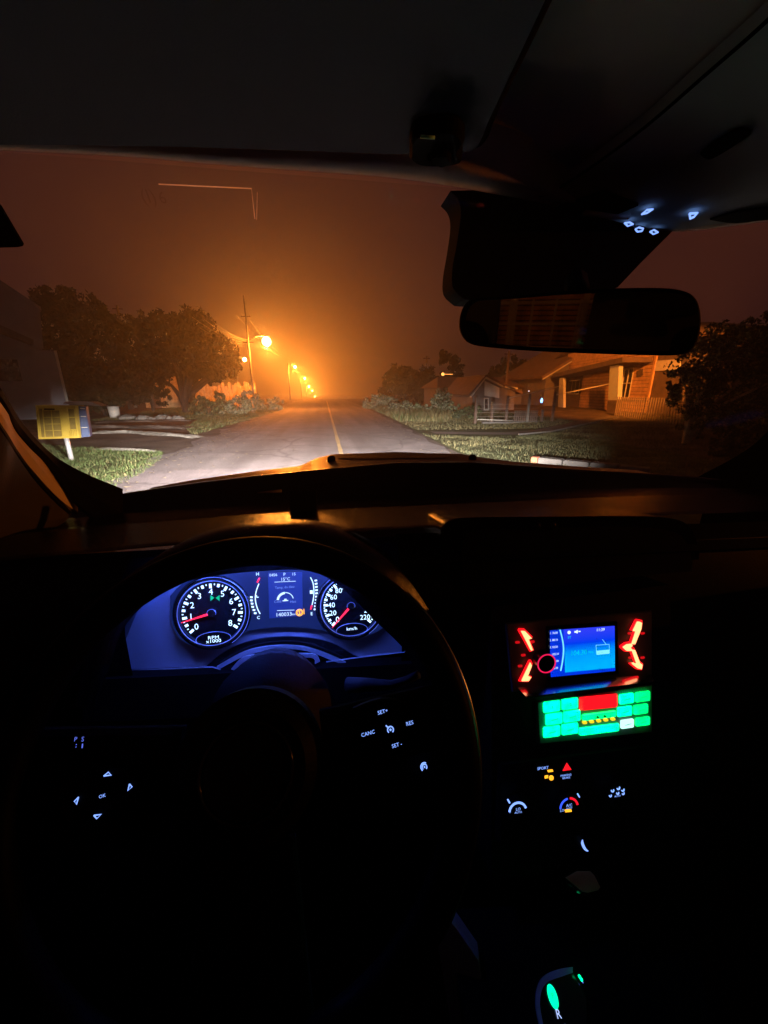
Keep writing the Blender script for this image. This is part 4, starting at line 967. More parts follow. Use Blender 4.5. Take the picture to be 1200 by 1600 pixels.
# wiper tip and small cable tray in front of the cowl
MB().mat(paint).tube([P(402, 770, .90), P(440, 767, .90)], [.001, .004], 6).build('wiper_tip', car)
b = MB().mat(rubber); Fq = Frame(P(475, 790, .72), (1, 0, 0), (0, .3, 1)); pxpoly(b, Fq, [(452, 766), (495, 766), (495, 802), (460, 804), (452, 798)], -.01, .006, .002); b.build('phone_clip', ds)
# centre vent pod
Fpod = Frame((0, .50, Z0-.22), (1, 0, 0), (0, .15, 1))
podo = smooth_px([(690, 905), (688, 850), (692, 824), (706, 812), (740, 808), (850, 807), (990, 806), (1060, 812), (1085, 830), (1095, 860)], 4) + [(1095, 960), (690, 960)]
b = MB().mat(dash_soft); pxpoly(b, Fpod, podo, -.09, 0, .004); pod = b.build('vent_pod', car)
b = MB().mat(rubber); pxpoly(b, Fpod, [(722+(x-690)*.88, 824+(y-806)*1.0) for x, y in podo[:-2]]+[(1070, 958), (724, 958)], .001, .004); b.build('vent_opening', pod)
for px in (836, 860):
    q = Fpod.uv(px, 822); MB().mat(black_gloss).disk(Fpod, (q[0], q[1], .002), .0065, .006, 16, .003).build('vent_knob', pod)
# instrument hood
Fl = Frame((0, .45, Z0-.3), (1, 0, 0), (0, .05, 1))
inner = smooth_px([(150, 1100), (180, 1010), (205, 965), (250, 928), (310, 904), (400, 893), (480, 892), (528, 914), (584, 968), (634, 1018), (652, 1060)], 5)
outer = smooth_px([(110, 1100), (135, 1000), (170, 930), (225, 882), (310, 850), (400, 838), (490, 838), (570, 862), (640, 910), (690, 990), (720, 1060)], 5)
vs = []; fs = []; N = len(inner)
b = MB().mat(mat('hood_soft', (.003, .0027, .0022), .2, bump=.6, bscale=600, spec=.5))
for a, c in zip(inner, outer):
    ai = Fl.uv(*a); ci = Fl.uv(*c); mid = ((ai[0]+ci[0])/2, (ai[1]+ci[1])/2)
    vs += [Fl.pt(ai[0], ai[1]+.016, -.09), Fl.pt(ai[0], ai[1]+.016, -.006), Fl.pt(*ai, 0), Fl.pt(mid[0], mid[1], .008), Fl.pt(*ci, 0), Fl.pt(ci[0], ci[1]-.0105, -.11)]
for i in range(N-1):
    for k in range(5): fs.append((i*6+k, i*6+k+1, (i+1)*6+k+1, (i+1)*6+k))
b.add(vs, [f[::-1] for f in fs], True); b.build('instrument_hood', car)

# ---- instrument cluster
Fk_ = Frame(P(430, 960, .515), (1, 0, 0), (0, .28, .96))
sv = smooth_px([(190, 1046), (193, 1010), (205, 960), (250, 920), (310, 896), (400, 885), (480, 884), (560, 897), (600, 935), (634, 1012)], 4) + [(632, 1019), (545, 1029), (545, 1060), (330, 1060), (334, 1041)]
ic = MB().mat(silver); pxpoly(ic, Fk_, sv, -.012, 0); ic = ic.build('instrument_cluster', car)
# black centre field
blk = smooth_px([(268, 930), (300, 905), (400, 890), (480, 889), (560, 900), (595, 935), (600, 975), (570, 992), (535, 992), (500, 982), (440, 978), (385, 985), (350, 1003), (318, 1009), (288, 1000), (272, 975), (268, 930)], 4)[:-1]
face_m = glow('dial_face', (.012, .03, .20), .5, base=(.006, .006, .012))
b = MB().mat(face_m); pxpoly(b, Fk_, blk, .0005, .006, .001); fc = b.build('dial_field', ic)
ring_m = glow('dial_ring', (.10, .15, .75), .42, base=(.4, .4, .45))
def rad(F, cx, cy_, rp): a = F.uv(cx, cy_); c = F.uv(cx+rp, cy_); return a, math.hypot(c[0]-a[0], c[1]-a[1])
ft = Fk_.off(.006)
def dial(cx, cy_, rp, a0, a1, n_major, sub, labels, needle_a, unit, longf=.14):
    (u_, v_), r_ = rad(ft, cx, cy_, rp)
    cone = MB().mat(black_gloss).ring(ft, (u_, v_, .003), r_*1.09, r_*.085, 64).build('dial_cone', ic)
    MB().mat(ring_m).ring(ft, (u_, v_, .007), r_*1.0, .0005, 64, k=6).build('dial_ring', ic)
    MB().mat(ring_m).ring(ft, (u_, v_, .0075), r_*1.12, .0004, 40, -60, 70, k=6).build('dial_ring', ic)
    MB().mat(black_gloss).disk(ft, (u_, v_, .0003), r_*.96, .002, 48).build('dial_face', ic)
    fr = ft.off(.0026); b = MB().mat(icon_w); n = n_major*sub
    for i in range(n+1):
        a = R(a0+(a1-a0)*i/n); big = i % sub == 0; half = (i*2) % sub == 0
        L_ = r_*(longf if big else (.10 if half else .05)); wd2 = r_*(.075 if big or half else .03); rc = r_*.90-L_/2
        fr_ = (u_+math.cos(a)*rc, v_+math.sin(a)*rc, .0003); b.box(fr, fr_, (L_, wd2, .0004), a)
    b.build('tick_marks', ic)
    b = MB().mat(icon_w)
    for i, tx in enumerate(labels):
        a = R(a0+(a1-a0)*i/n_major); b.text(fr, tx, (u_+math.cos(a)*r_*.64, v_+math.sin(a)*r_*.64, .0006), r_*(.27 if len(tx) == 1 else .235))
    b.build('numerals', ic)
    a = R(needle_a); b = MB().mat(redg)
    t2 = (math.cos(a), math.sin(a)); nn = (-t2[1], t2[0])
    b.prism(ft, [(u_+t2[0]*r_*.93+nn[0]*.0003, v_+t2[1]*r_*.93+nn[1]*.0003), (u_+t2[0]*r_*.93-nn[0]*.0003, v_+t2[1]*r_*.93-nn[1]*.0003), (u_-nn[0]*.0017, v_-nn[1]*.0017), (u_+nn[0]*.0017, v_+nn[1]*.0017)][::-1], .006, .0072)
    nd = b.build('needle', ic)
    MB().mat(black_gloss).disk(ft, (u_, v_, .0026), r_*.14, .006, 28, .002).build('needle_hub', ic)
    MB().mat(ring_m).ring(ft, (u_, v_, .0086), r_*.13, .0003, 28, -20, 200, k=5).build('hub_ring', ic)
    # unit window at the bottom
    ow = [(u_+math.cos(R(t_))*r_*.52*(1 if k else 1), v_-r_*.82+math.sin(R(t_))*r_*.22) for k, t_ in enumerate(range(0, 360, 15))]
    MB().mat(black_gloss).prism(ft, ow, .0026, .004).build('unit_window', ic)
    b = MB().mat(ring_m); b.tube([ft.pt(a_, c_, .0042) for a_, c_ in ow+[ow[0]]], .0004, 5); b.build('unit_window_ring', ic)
    b = MB().mat(icon_w)
    for k, s2 in enumerate(unit): b.text(ft, s2, (u_, v_-r_*(.78+.11*k), .0046), r_*.15, 0, 1.2)
    b.build('unit_text', ic)
dial(333, 956, 52, 220, -37, 8, 4, list('012345678'), 194, ['RPM', 'x1000'])
dial(548, 945, 46, 224, -44, 11, 4, ['0', '20', '40', '60', '80', '100', '120', '140', '160', '180', '200', '220'], 226, ['km/h'])
b = MB().mat(green_i); fr = ft.off(.004)
for s_ in (-1, 1): pxpoly(b, fr, [(336+s_*1, 934), (336+s_*7, 930), (336+s_*7, 939)], .0, .0006)
b.build('tell_tale', ic)
# gauges
fr = ft.off(.0016)
b = MB().mat(icon_w); pxline(b, fr, smooth_px([(404.5, 912), (400, 925), (399, 937), (402, 950), (406.5, 959)]), .0007)
for px, py in ((394, 933), (394, 938), (395, 943), (396, 948), (398, 953), (400, 958)): 
    q = fr.uv(px, py); b.box(fr, (q[0]-.001, q[1], .0003), (.0035, .0024, .0004), -.15)
pxtext(b, fr, 'H', 402.5, 897, 5); pxtext(b, fr, 'C', 404, 965, 5); pxline(b, fr, [(401, 930), (401, 933), (404, 933)], .0006); b.build('temperature_gauge', ic)
b = MB().mat(redg); pxline(b, fr, [(405.5, 903), (402, 910)], .0011); b.build('gauge_red_zone', ic)
b = MB().mat(icon_w); pxline(b, fr, smooth_px([(485, 902), (489, 911), (490.5, 923), (489.5, 936), (487.5, 945)]), .0007)
for k in range(10):
    t_ = k/9; q = fr.uv(493.5+1.8*math.sin(t_*3.0)-t_*1.5, 907+45*t_); b.box(fr, (q[0], q[1], .0003), (.0037, .0022, .0004), .1)
pxtext(b, fr, 'E', 487, 959, 5); q = fr.uv(486.5, 925); b.box(fr, (q[0], q[1], .0003), (.004, .005, .0004)); b.build('fuel_gauge', ic)
b = MB().mat(redg); pxline(b, fr, [(487, 946), (485.5, 952)], .0011); b.build('gauge_red_zone', ic)
scr_blue = glow('display_blue', (.010, .028, .34), .9)
b = MB().mat(scr_blue); pxpoly(b, fr, [(419, 895), (472, 894), (473, 962), (421, 966)], 0, .001); dsp = b.build('trip_display', ic)
txt_w = glow('display_text', (.55, .75, 1), 1.5); fr2 = fr.off(.0015)
b = MB().mat(txt_w)
pxtext(b, fr2, '0456', 427, 898.5, 4.4); pxtext(b, fr2, 'P', 444.5, 897.5, 5); pxtext(b, fr2, '15', 459, 897, 4.4)
pxtext(b, fr2, '15°C', 446, 905, 5); pxline(b, fr2, [(429, 909.5), (462, 908)], .00035); pxline(b, fr2, [(433, 954), (460, 953)], .00035)
pxtext(b, fr2, '140033', 443.5, 960, 6); pxtext(b, fr2, 'km', 459, 959.5, 3.5)
b.build('display_text', dsp)
b = MB().mat(glow('display_text_dim', (.16, .26, .85), 1.2)); pxtext(b, fr2, 'Temp. do óleo', 445, 917.5, 4.2, None, .0006, .85); pxtext(b, fr2, 'Cold', 434, 940, 4); pxtext(b, fr2, 'Hot', 458, 940, 4); b.build('display_caption', dsp)
b = MB().mat(txt_w); a = fr2.uv(446, 938); c_ = fr2.uv(446+13, 938); rr = c_[0]-a[0]
b.arc(fr2, (a[0], a[1], 0), rr*.78, rr*1.05, 92, 172); b.arc(fr2, (a[0], a[1], 0), rr*.92, rr*1.0, 10, 90)
b.box(fr2, (a[0], a[1]-.0004, .0003), (.008, .0013, .0004)); b.box(fr2, (a[0], a[1]+.0008, .0003), (.0032, .003, .0004)); b.build('oil_gauge', dsp)
b = MB().mat(amber); a = fr2.uv(468, 957); b.ring(fr2, (a[0], a[1], .0005), .0042, .0012, 20, k=6); b.box(fr2, (a[0], a[1], .0005), (.0022, .0055, .0006)); b.box(fr2, (a[0]+.0065, a[1]+.001, .0005), (.0012, .008, .0006)); b.build('warning_light', ic)
# crescent shapes below the dials
b = MB().mat(black_gloss); pxpoly(b, Fk_, smooth_px([(322, 1040), (350, 1018), (385, 1002), (430, 994), (480, 995), (520, 1004), (552, 1022), (575, 1030)], 4) + [(545, 1034), (545, 1062), (330, 1062)], .0008, .004); b.build('crescent_panel', ic)
f2 = Fk_.off(.010)
def band(name, top, bot, F, c0, c1, m, par):
    b = MB().mat(m); T = smooth_px(top, 5); B_ = smooth_px(bot, 5); pxpoly(b, F, T+B_[::-1], c0, c1); return b.build(name, par)
band('trim_arc', [(340, 1040), (385, 1016), (435, 1007), (480, 1010), (520, 1024), (545, 1036)], [(340, 1046), (385, 1023), (435, 1013), (480, 1016), (520, 1031), (545, 1040)], f2, 0, .004, silver, ic)
f3 = Fk_.off(.022)
band('trim_arc', [(362, 1044), (385, 1024), (435, 1022), (488, 1020), (500, 1032)], [(368, 1046), (388, 1030), (435, 1028), (486, 1026), (492, 1036)], f3, 0, .004, silver, ic)
b = MB().mat(silver); pxline(b, f3, [(188, 1047), (260, 1045), (332, 1042), (345, 1046)], .0008); pxline(b, f3, [(510, 1034), (545, 1029), (632, 1019), (634, 1013)], .0009); b.build('lower_edge', ic)
MB().mat(black_trim).prism(Fk_, [Fk_.uv(150, 1048), Fk_.uv(700, 1022), Fk_.uv(700, 1090), Fk_.uv(150, 1110)], .001, .03).build('lower_cowl', ic)
# added hidden blue strip under the hood lip, brightens the cluster surround
fill_blue = glow('cluster_fill', (.07, .14, 1.0), 400.0, sample=True)
b = MB().mat(fill_blue); A_ = [Fl.pt(Fl.uv(x, y)[0], Fl.uv(x, y)[1]+.010, -.018) for x, y in inner[15:-12]]; b.tube(A_, .0016, 5); b.build('fill_strip', ic)

# ---- steering column and stalk
b = MB().mat(shroud_m); a, c_ = P(425, 1120, .33), P(432, 1066, .49)
b.tube([a, a.lerp(c_, .5), c_], [.062, .058, .048], 28); b.build('column_shroud', car)
MB().mat(shroud_m).tube([P(543, 1070, .37), P(575, 1070, .36), P(612, 1070, .35), P(636, 1062, .345), P(654, 1054, .34)], [.0085, .0075, .005, .0042, .0045], 14).build('wiper_stalk', car)

# ---- steering wheel
TW = R(35); wc = P(390, 1200, .22)
Fs_ = Frame(wc, (1, 0, 0), (0, math.sin(TW), math.cos(TW)))
RW = .158
sw = MB().mat(leather).ring(Fs_, (0, 0, 0), RW, .0125, 96, k=16).build('steering_wheel', car)
MB().mat(mat('rim_gloss', (.2, .2, .21), .25, 1.0)).ring(Fs_, (0, 0, 0), RW+.0118, .0026, 40, -42, 42, k=10).build('rim_highlight_arc', sw)  # added glossy arc that carries the highlight on the rim's right
hub = MB().mat(black_trim); hub.disk(Fs_, (0, 0, -.02), .052, .03, 48, .012); hub = hub.build('airbag_cover', sw)
MB().mat(black_gloss).ring(Fs_, (0, 0, .0105), .031, .0012, 48).build('badge_ring', sw)
MB().mat(black_gloss).disk(Fs_, (0, 0, .008), .029, .003, 40, .001).build('badge', sw)
b = MB().mat(rubber); b.prism(Fs_, [(.05, .03), (.150, .040), (.153, .0), (.145, -.040), (.055, -.035)], -.018, -.002, .006); b.build('spoke', sw)
b = MB().mat(rubber); b.prism(Fs_, [(-.05, .03), (-.150, .040), (-.153, .0), (-.145, -.040), (-.055, -.035)][::-1], -.018, -.002, .006); b.build('spoke', sw)
b = MB().mat(rubber); b.prism(Fs_, [(-.03, -.05), (.03, -.05), (.04, -.152), (-.04, -.152)], -.018, -.004, .004); b.build('spoke', sw)
Fsp = Fs_.off(.0)
pr_ = smooth_px([(552, 1106), (590, 1092), (625, 1094), (650, 1110), (676, 1146), (684, 1172), (660, 1176), (620, 1186), (580, 1196), (556, 1160), (552, 1106)], 4)[:-1]
b = MB().mat(black_trim); pxpoly(b, Fsp, pr_, -.006, .004, .002); pd = b.build('button_pad', sw)
Ft = Fsp.off(.0045)
def swtext(s, px, py, h, dx_=10, dy_=-3): 
    b = MB().mat(icon); pxtext(b, Ft, s, px, py, h, (px+dx_, py+dy_), .0006); return b.build('button_legend', sw)
swtext('SET+', 598, 1112, 6.2); swtext('RES', 640, 1130, 6.2); swtext('CANC', 575, 1146, 6.2); swtext('SET −' if False else 'SET -', 620, 1164, 6.2)
a = Ft.uv(610, 1140); b = MB().mat(icon); b.arc(Ft, (a[0], a[1], .0003), .0018, .0026, -50, 230); b.disk(Ft, (a[0], a[1], .0003), .0008, .0005, 10); b.box(Ft, (a[0]-.0024, a[1]+.0024, .0006), (.0024, .0009, .0006), -.8); b.build('cruise_icon', sw)
a = Ft.uv(663, 1198); b = MB().mat(icon); b.arc(Ft, (a[0], a[1], .0003), .0014, .0021, -50, 230); b.arc(Ft, (a[0], a[1], .0003), .0024, .0031, 60, 230); b.disk(Ft, (a[0], a[1], .0003), .0006, .0005, 10); b.build('cruise_icon', sw)
lpad = smooth_px([(100, 1220), (150, 1190), (200, 1196), (232, 1230), (216, 1268), (170, 1292), (120, 1290), (96, 1260), (100, 1220)], 4)[:-1]
b = MB().mat(black_trim); pxpoly(b, Fsp, lpad, -.006, .004, .002); b.build('button_pad', sw)
for tri in (((163, 1212), (170, 1206), (174.5, 1210.5)), ((203, 1224.5), (207, 1229), (200.5, 1235)), ((123.5, 1245), (117, 1251.5), (120.5, 1256)), ((147.5, 1273.5), (159, 1272), (152, 1278.5))):
    icon_px(Ft, sw, list(tri), 'arrow_legend', r=.0004, c=.0006)
swtext('OK', 160.5, 1243.5, 5.5)
# switch left of the wheel on the dash
b = MB().mat(icon_dim); pxtext(b, Ft, 'P', 119, 1155, 7, (139, 1153)); pxtext(b, Ft, 'S', 130, 1155, 7.5, (150, 1153)); pxtext(b, Ft, 'I', 129.5, 1165.5, 7, None, .0006, 2); pxtext(b, Ft, ':', 120, 1164, 8, None, .0006, 1.6); b.build('button_legend', sw)

# ---- centre stack
Fr = Frame(P(908, 1015, .415), (1, 0, 0), (0, .2, .98))
def rq(F, l, r_, t_, bt): 
    return [F.uv(*p) for p in ((l, bt), (r_, bt), (r_, t_), (l, t_))]
q0 = Fr.uv(790, 1020); q1 = Fr.uv(1018, 1000)
b = MB().mat(black_trim); pxpoly(b, Fr, [(770, 950), (1050, 915), (1060, 1340), (770, 1380)], -.06, -.004); stack = b.build('centre_stack', car)
rd = MB().mat(mat('radio_fascia', (.07, .06, .065), .4)); 
rd.prism(Fr, [Fr.uv(790, 975), Fr.uv(1020, 955), Fr.uv(1020, 1058), Fr.uv(800, 1082)][::-1], -.0035, 0, .002); rd = rd.build('radio', car)
scm = bpy.data.materials.new('radio_screen'); scm.use_nodes = True; nt_ = scm.node_tree; pb_ = nt_.nodes['Principled BSDF']
pb_.inputs['Base Color'].default_value = (.01, .01, .02, 1); pb_.inputs['Roughness'].default_value = .2
tc_ = nt_.nodes.new('ShaderNodeTexCoord'); sp_ = nt_.nodes.new('ShaderNodeSeparateXYZ'); rm_ = nt_.nodes.new('ShaderNodeValToRGB')
nt_.links.new(tc_.outputs['Generated'], sp_.inputs[0]); nt_.links.new(sp_.outputs['Z'], rm_.inputs[0]); nt_.links.new(rm_.outputs[0], pb_.inputs['Emission Color'])
els = rm_.color_ramp.elements; els[0].position = .0; els[0].color = (0, .50, 1, 1); els[1].position = .95; els[1].color = (.03, .05, .95, 1)
e_ = els.new(.45); e_.color = (0, .30, 1, 1); e_ = els.new(.66); e_.color = (0, .045, .9, 1)
pb_.inputs['Emission Strength'].default_value = 1.0
side_blue = glow('screen_side', (.0, .035, .85), .9, True)
b = MB().mat(black_gloss); pxpoly(b, Fr, [(852, 978), (962, 970), (964, 1052), (854, 1062)], .0005, .003); bz = b.build('screen_bezel', rd)
b = MB().mat(scm); pxpoly(b, Fr, [(878, 982), (957, 976.5), (957.5, 1041), (880, 1048.5)], .0035, .0042); b.build('screen', rd)
b = MB().mat(side_blue); pxpoly(b, Fr, [(857, 983.5), (878, 982), (880, 1048.5), (858, 1050)], .0035, .0042); pxpoly(b, Fr, [(858, 1050.2), (958, 1041.2), (958, 1046), (858.5, 1055.5)], .0035, .0042); b.build('screen_sidebar', rd)
f4 = Fr.off(.0046)
cyan = glow('screen_cyan', (.25, .95, 1), 1.0); wht = glow('screen_white', (.75, .95, 1), 1.3)
b = MB().mat(cyan); pxline(b, f4, smooth_px([(875, 984), (879, 1000), (880.5, 1015), (879, 1032), (876, 1048)]), .0009, .0002, 5); b.build('screen_arc', rd)
b = MB().mat(wht)
for k, (s_, x, y) in enumerate((('1. 76.00', 865, 989), ('2. 88.10', 865, 1000), ('3. 93.50', 865, 1011), ('102.10', 867.5, 1022), ('100.00', 867.5, 1033), ('6. 76.00', 865.5, 1044))): pxtext(b, f4, s_, x, y, 3.4, (x+20, y-1.6), .0004, .85)
pxtext(b, f4, '11:39', 938, 984, 4.6, (958, 982.4), .0004); a = f4.uv(889, 988); b.disk(f4, (a[0], a[1], .0003), .0024, .0003, 16); a = f4.uv(900, 987)
b.box(f4, (a[0]-.001, a[1], .0004), (.003, .0024, .0003)); b.box(f4, (a[0]+.0015, a[1], .0004), (.0016, .0046, .0003)); b.box(f4, (a[0]+.005, a[1], .0004), (.003, .0014, .0003)); b.build('screen_text', rd)
b = MB().mat(glow('screen_teal', (.0, .65, .85), 1.0)); pxtext(b, f4, '104.30', 904, 1020, 8, (924, 1018.4), .0004, .9); pxtext(b, f4, 'MHz', 923, 1019, 3.5, (943, 1017.4), .0004, .9); pxtext(b, f4, 'ST', 889.5, 996, 3.8, (909, 994.6), .0004); b.build('screen_text', rd)
b = MB().mat(cyan); pxline(b, f4, [(931, 1008), (951.5, 1006.5), (952, 1020), (932, 1022), (931, 1008)], .0003); pxline(b, f4, [(941, 999), (947, 1007)], .0003); pxpoly(b, f4, [(932, 1017), (952, 1015), (952, 1021), (932, 1023)], .0, .0004); b.build('radio_icon', rd)
# angular red key strips, their red halo added as glowing edges, keys and knob
hot = glow('red_strip', (1.0, .30, .12), 3.2); red_d = glow('red_halo_key', (.65, .004, .008), .9); red_l = glow('red_halo_edge', (1, .006, .01), 1.5, True)
def redkey(pts, hot_=True, c1=.0055):
    b = MB().mat(hot if hot_ else red_l); pxpoly(b, Fr, pts, .0006, c1); return b.build('key_strip', rd)
def redframe(pts): 
    b = MB().mat(red_l); P2 = pts+[pts[0]]; pxline(b, Fr, P2, .0019, .0018, 6); return b.build('key_halo', rd)
for pts in ([(812, 984.5), (818, 984.5), (828, 995), (823, 996.5), (829.5, 1013), (827, 1014)], [(826, 1033), (828, 1037), (821.5, 1054), (827, 1055.5), (823, 1061), (813, 1061.5)],
            [(992, 970), (998.5, 971), (997.5, 980), (988, 1004), (983.5, 1004), (990, 984), (985.5, 984)], [(984, 1014), (988, 1013.5), (995.5, 1033), (999.5, 1036), (998, 1043), (992, 1041.5), (984, 1035), (991, 1034.5)],
            [(970, 1009.5), (976, 1005), (983, 1004), (984, 1006.5), (981, 1009.5), (984, 1013), (983, 1014.5), (975, 1014.5)]):
    redkey(pts); redframe([(np.mean([q[0] for q in pts])+(x-np.mean([q[0] for q in pts]))*1.22, np.mean([q[1] for q in pts])+(y-np.mean([q[1] for q in pts]))*1.12) for x, y in pts])
rs = [(808, 1003), (829, 1003), (817, 1023), (812, 1040), (831, 1002), (983, 989), (1003, 989), (984, 1027), (1003, 1027)]
for (x, y) in rs:
    a = Fr.uv(x, y); b = MB().mat(red_d); b.prism(Fr, rrect(a[0], a[1], .0062, .0030, .001), .0006, .002); b.build('key', rd)
a = Fr.uv(845, 1029); b = MB().mat(black_gloss); b.disk(Fr, (a[0], a[1], .0006), .0135, .014, 36, .002); kn = b.build('volume_knob', rd)
b = MB().mat(glow('knob_ring', (1, .012, .10), .9)); b.ring(Fr, (a[0], a[1], .0146), .0128, .0009, 40); b.build('knob_ring', kn)
# glossy shelf below the radio
Fsh = Frame(Fr.pt(*Fr.uv(912, 1063)), (1, 0, 0), (0, 1, .12))
blackchrome = mat('black_chrome', (.45, .45, .5), .14, 1.0, var=.03)
b = MB().mat(blackchrome); b.prism(Fsh, [Fsh.uv(808, 1074), Fsh.uv(1018, 1054), Fsh.uv(1022, 1065), Fsh.uv(822, 1089)][::-1], -.002, .0005); b.build('radio_shelf', rd)
# lit keypad
Fkp = Frame(P(930, 1113, .395), (1, 0, 0), (0, .25, .97))
kp = MB().mat(mat('keypad_base', (.10, .16, .13), .5)); kp.prism(Fkp, [Fkp.uv(838, 1098), Fkp.uv(1022, 1070), Fkp.uv(1022, 1145), Fkp.uv(842, 1164)][::-1], -.012, -.001, .003); kp = kp.build('keypad', car)
teal = uneven(glow('keypad_teal', (.0, 1, .28), 1.0, True), 2.2, 4.0); teal2 = uneven(glow('keypad_green', (.0, 1, .15), 1.0, True), 1.6, 3.2); kred = glow('keypad_red', (1, .006, .012), 1.5, True); kwh = glow('keypad_white', (.5, 1, .85), 1.5, True); kyel = glow('keypad_yellow', (1, .72, .02), 1.1)
ink = mat('key_ink', (.01, .08, .05), .6)
def key(px4, m, name='key_button', leg=None, bev=.0012):
    pts = [Fkp.uv(*p) for p in px4]
    cx_ = sum(p[0] for p in pts)/4; cy2 = sum(p[1] for p in pts)/4; out = []
    for i in range(4):
        p = Vector(pts[i]); pp_ = Vector(pts[i-1]); pn = Vector(pts[(i+1) % 4]); r_ = .0018
        a_ = p+(pp_-p).normalized()*r_; c2 = p+(pn-p).normalized()*r_
        out += [tuple(a_), tuple(a_*.25+p*.5+c2*.25), tuple(c2)]
    b = MB().mat(m); b.prism(Fkp, out, 0, .003, bev); k_ = b.build(name, kp)
    if leg:
        b = MB().mat(glow_ink); 
        if leg == '-': b.box(Fkp, (cx_, cy2, .0033), (.010, .0006, .0004), .12)
        else: b.text(Fkp, leg, (cx_, cy2, .0034), .006, .12)
        b.build('key_legend', kp)
glow_ink = glow('key_legend', (.0, .18, .14), .8)
def quad(l, t_, r_, bt, sl=-.145):      # px box sheared along the row slope
    return [(l, bt), (r_, bt+sl*(r_-l)), (r_, t_+sl*(r_-l)), (l, t_)]
cols = [(848.5, 874), (877, 902)]
for i, (t_, bt, dx_) in enumerate(((1097, 1113, 0), (1116, 1132.5, 3.5), (1136, 1152, 0))):
    for j, (l, r_) in enumerate(cols):
        key(quad(l+dx_*(1 if j == 0 else .8), t_-j*4.2, r_+dx_, bt-j*4.2), teal, leg=[['1', '2'], ['-', '-'], ['-', '-']][i][j])
key(quad(905.5, 1090, 965, 1110, -.10), kred, 'red_button', None, .004)
key(quad(909, 1116, 961, 1125, -.13), teal2, 'centre_bar')
for k in range(5):
    x = 912.5+k*11; a = Fkp.uv(x, 1128-k*1.35); b = MB().mat(kyel); b.prism(Fkp, rrect(a[0], a[1], .0068, .0036, .0015), 0, .003, .0006); b.build('indicator', kp)
key(quad(904, 1137, 966, 1148, -.125), teal, 'lower_bar')
for x, y in ((931.5, 1118.5), (942.5, 1117)):
    b = MB().mat(ink); pxpoly(b, Fkp, [(x-3, y), (x, y+2), (x+3, y), (x, y-2)], .0031, .0036); b.build('bar_mark', kp)
key(quad(967, 1085, 989, 1100), teal, leg='-'); key(quad(992, 1082, 1014, 1096.5), teal2, leg='-')
key(quad(964, 1105, 986, 1119.5), teal, leg='-'); key(quad(989.5, 1102, 1011, 1116), teal2, leg='-')
key(quad(969, 1125, 989, 1138), kwh, 'lit_key', '-'); key(quad(992, 1122, 1014, 1134), teal2, leg='-')

# ---- climate panel
Fcl = Frame(P(888, 1240, .365), (1, 0, 0), (0, .3, .95))
cp = MB().mat(black_trim); pxpoly(cp, Fcl, [(780, 1195), (1020, 1165), (1020, 1290), (780, 1320)], -.02, -.0005, .003); cp = cp.build('climate_panel', car)
def cl(m, fn, name):
    b = MB().mat(m); fn(b); return b.build(name, cp)
cl(icon, lambda b: pxtext(b, Fcl, 'SPORT', 848, 1200, 4.6, (868, 1197.5)), 'legend')
cl(amber, lambda b: (pxpoly(b, Fcl, [(855, 1203), (863, 1202), (864, 1205), (856, 1206)], .0, .001), pxpoly(b, Fcl, [(851, 1212), (856, 1211), (856, 1215), (851, 1216)], 0, .001), b.ring(Fcl, (*Fcl.uv(861, 1215), .0006), .0022, .0014, 16)), 'amber_icon')
cl(glow('hazard_red', (1, .01, .02), 1.1), lambda b: pxpoly(b, Fcl, [(879, 1204), (892.5, 1202), (885.5, 1191.5)], 0, .001), 'hazard_button')
cl(icon, lambda b: (pxtext(b, Fcl, 'PARKING', 884, 1211, 3.2, (904, 1208.3)), pxtext(b, Fcl, 'BRAKE', 884.5, 1215, 3.2, (904, 1212.3))), 'legend')
for (kx, ky) in ((808, 1262), (888, 1258), (966, 1240)):
    a = Fcl.uv(kx, ky); cl(black_trim, lambda b: b.disk(Fcl, (a[0], a[1], 0), .0195, .012, 36, .003), 'climate_knob')
Fk3 = Fcl.off(.0125)
def ka(m, cx, cy_, r0, r1, a0, a1, name='scale_arc'):
    (u_, v_), q = rad(Fk3, cx, cy_, 1); b = MB().mat(m); b.arc(Fk3, (u_, v_, .0), r0*q, r1*q, a0, a1); return b.build(name, cp)
ka(icon, 809, 1268, 11.5, 14.5, 15, 172); 
def kt(m, *args): b = MB().mat(m); pxtext(b, Fk3, *args); return b.build('legend', cp)
kt(icon, 'LO', 809.5, 1264, 4.5, (830, 1261)); kt(icon, 'AUTO', 809.5, 1269, 3.2, (830, 1266)); kt(icon, 'o', 796.5, 1268, 4)
cl(icon, lambda b: pxline(b, Fk3, [(793, 1249), (796, 1254)], .0013), 'pointer')
ka(glow('cold_blue', (.04, .1, 1), 1.3), 889, 1262, 12, 14.5, 97, 178); ka(glow('hot_red', (1, .01, .03), 1.0), 889, 1262, 12, 15, 10, 82)
kt(icon, 'A/C', 889, 1258, 4.5, (910, 1255)); kt(icon, 'AUTO', 889, 1262.5, 2.6, (910, 1259.6)); kt(icon, 'LO', 878, 1266, 4, (900, 1263))
cl(amber, lambda b: pxpoly(b, Fk3, [(882, 1265), (892, 1264), (893, 1267.5), (883, 1268.5)], 0, .001), 'indicator')
cl(icon, lambda b: pxline(b, Fk3, [(902, 1240), (905, 1245)], .001), 'pointer')
for (x, y, r_) in ((957, 1235, 2.6), (966, 1231, 2.8), (973, 1234, 2.6), (953.5, 1243, 2.2), (973.5, 1239.5, 2.2), (965, 1239, 2.4)):
    (u_, v_), q = rad(Fk3, x, y, r_); b = MB().mat(icon_dim if r_ < 0 else icon); b.arc(Fk3, (u_, v_, 0), q*.35, q, 150+30*(x > 965), 400, 8); b.build('airflow_icon', cp)
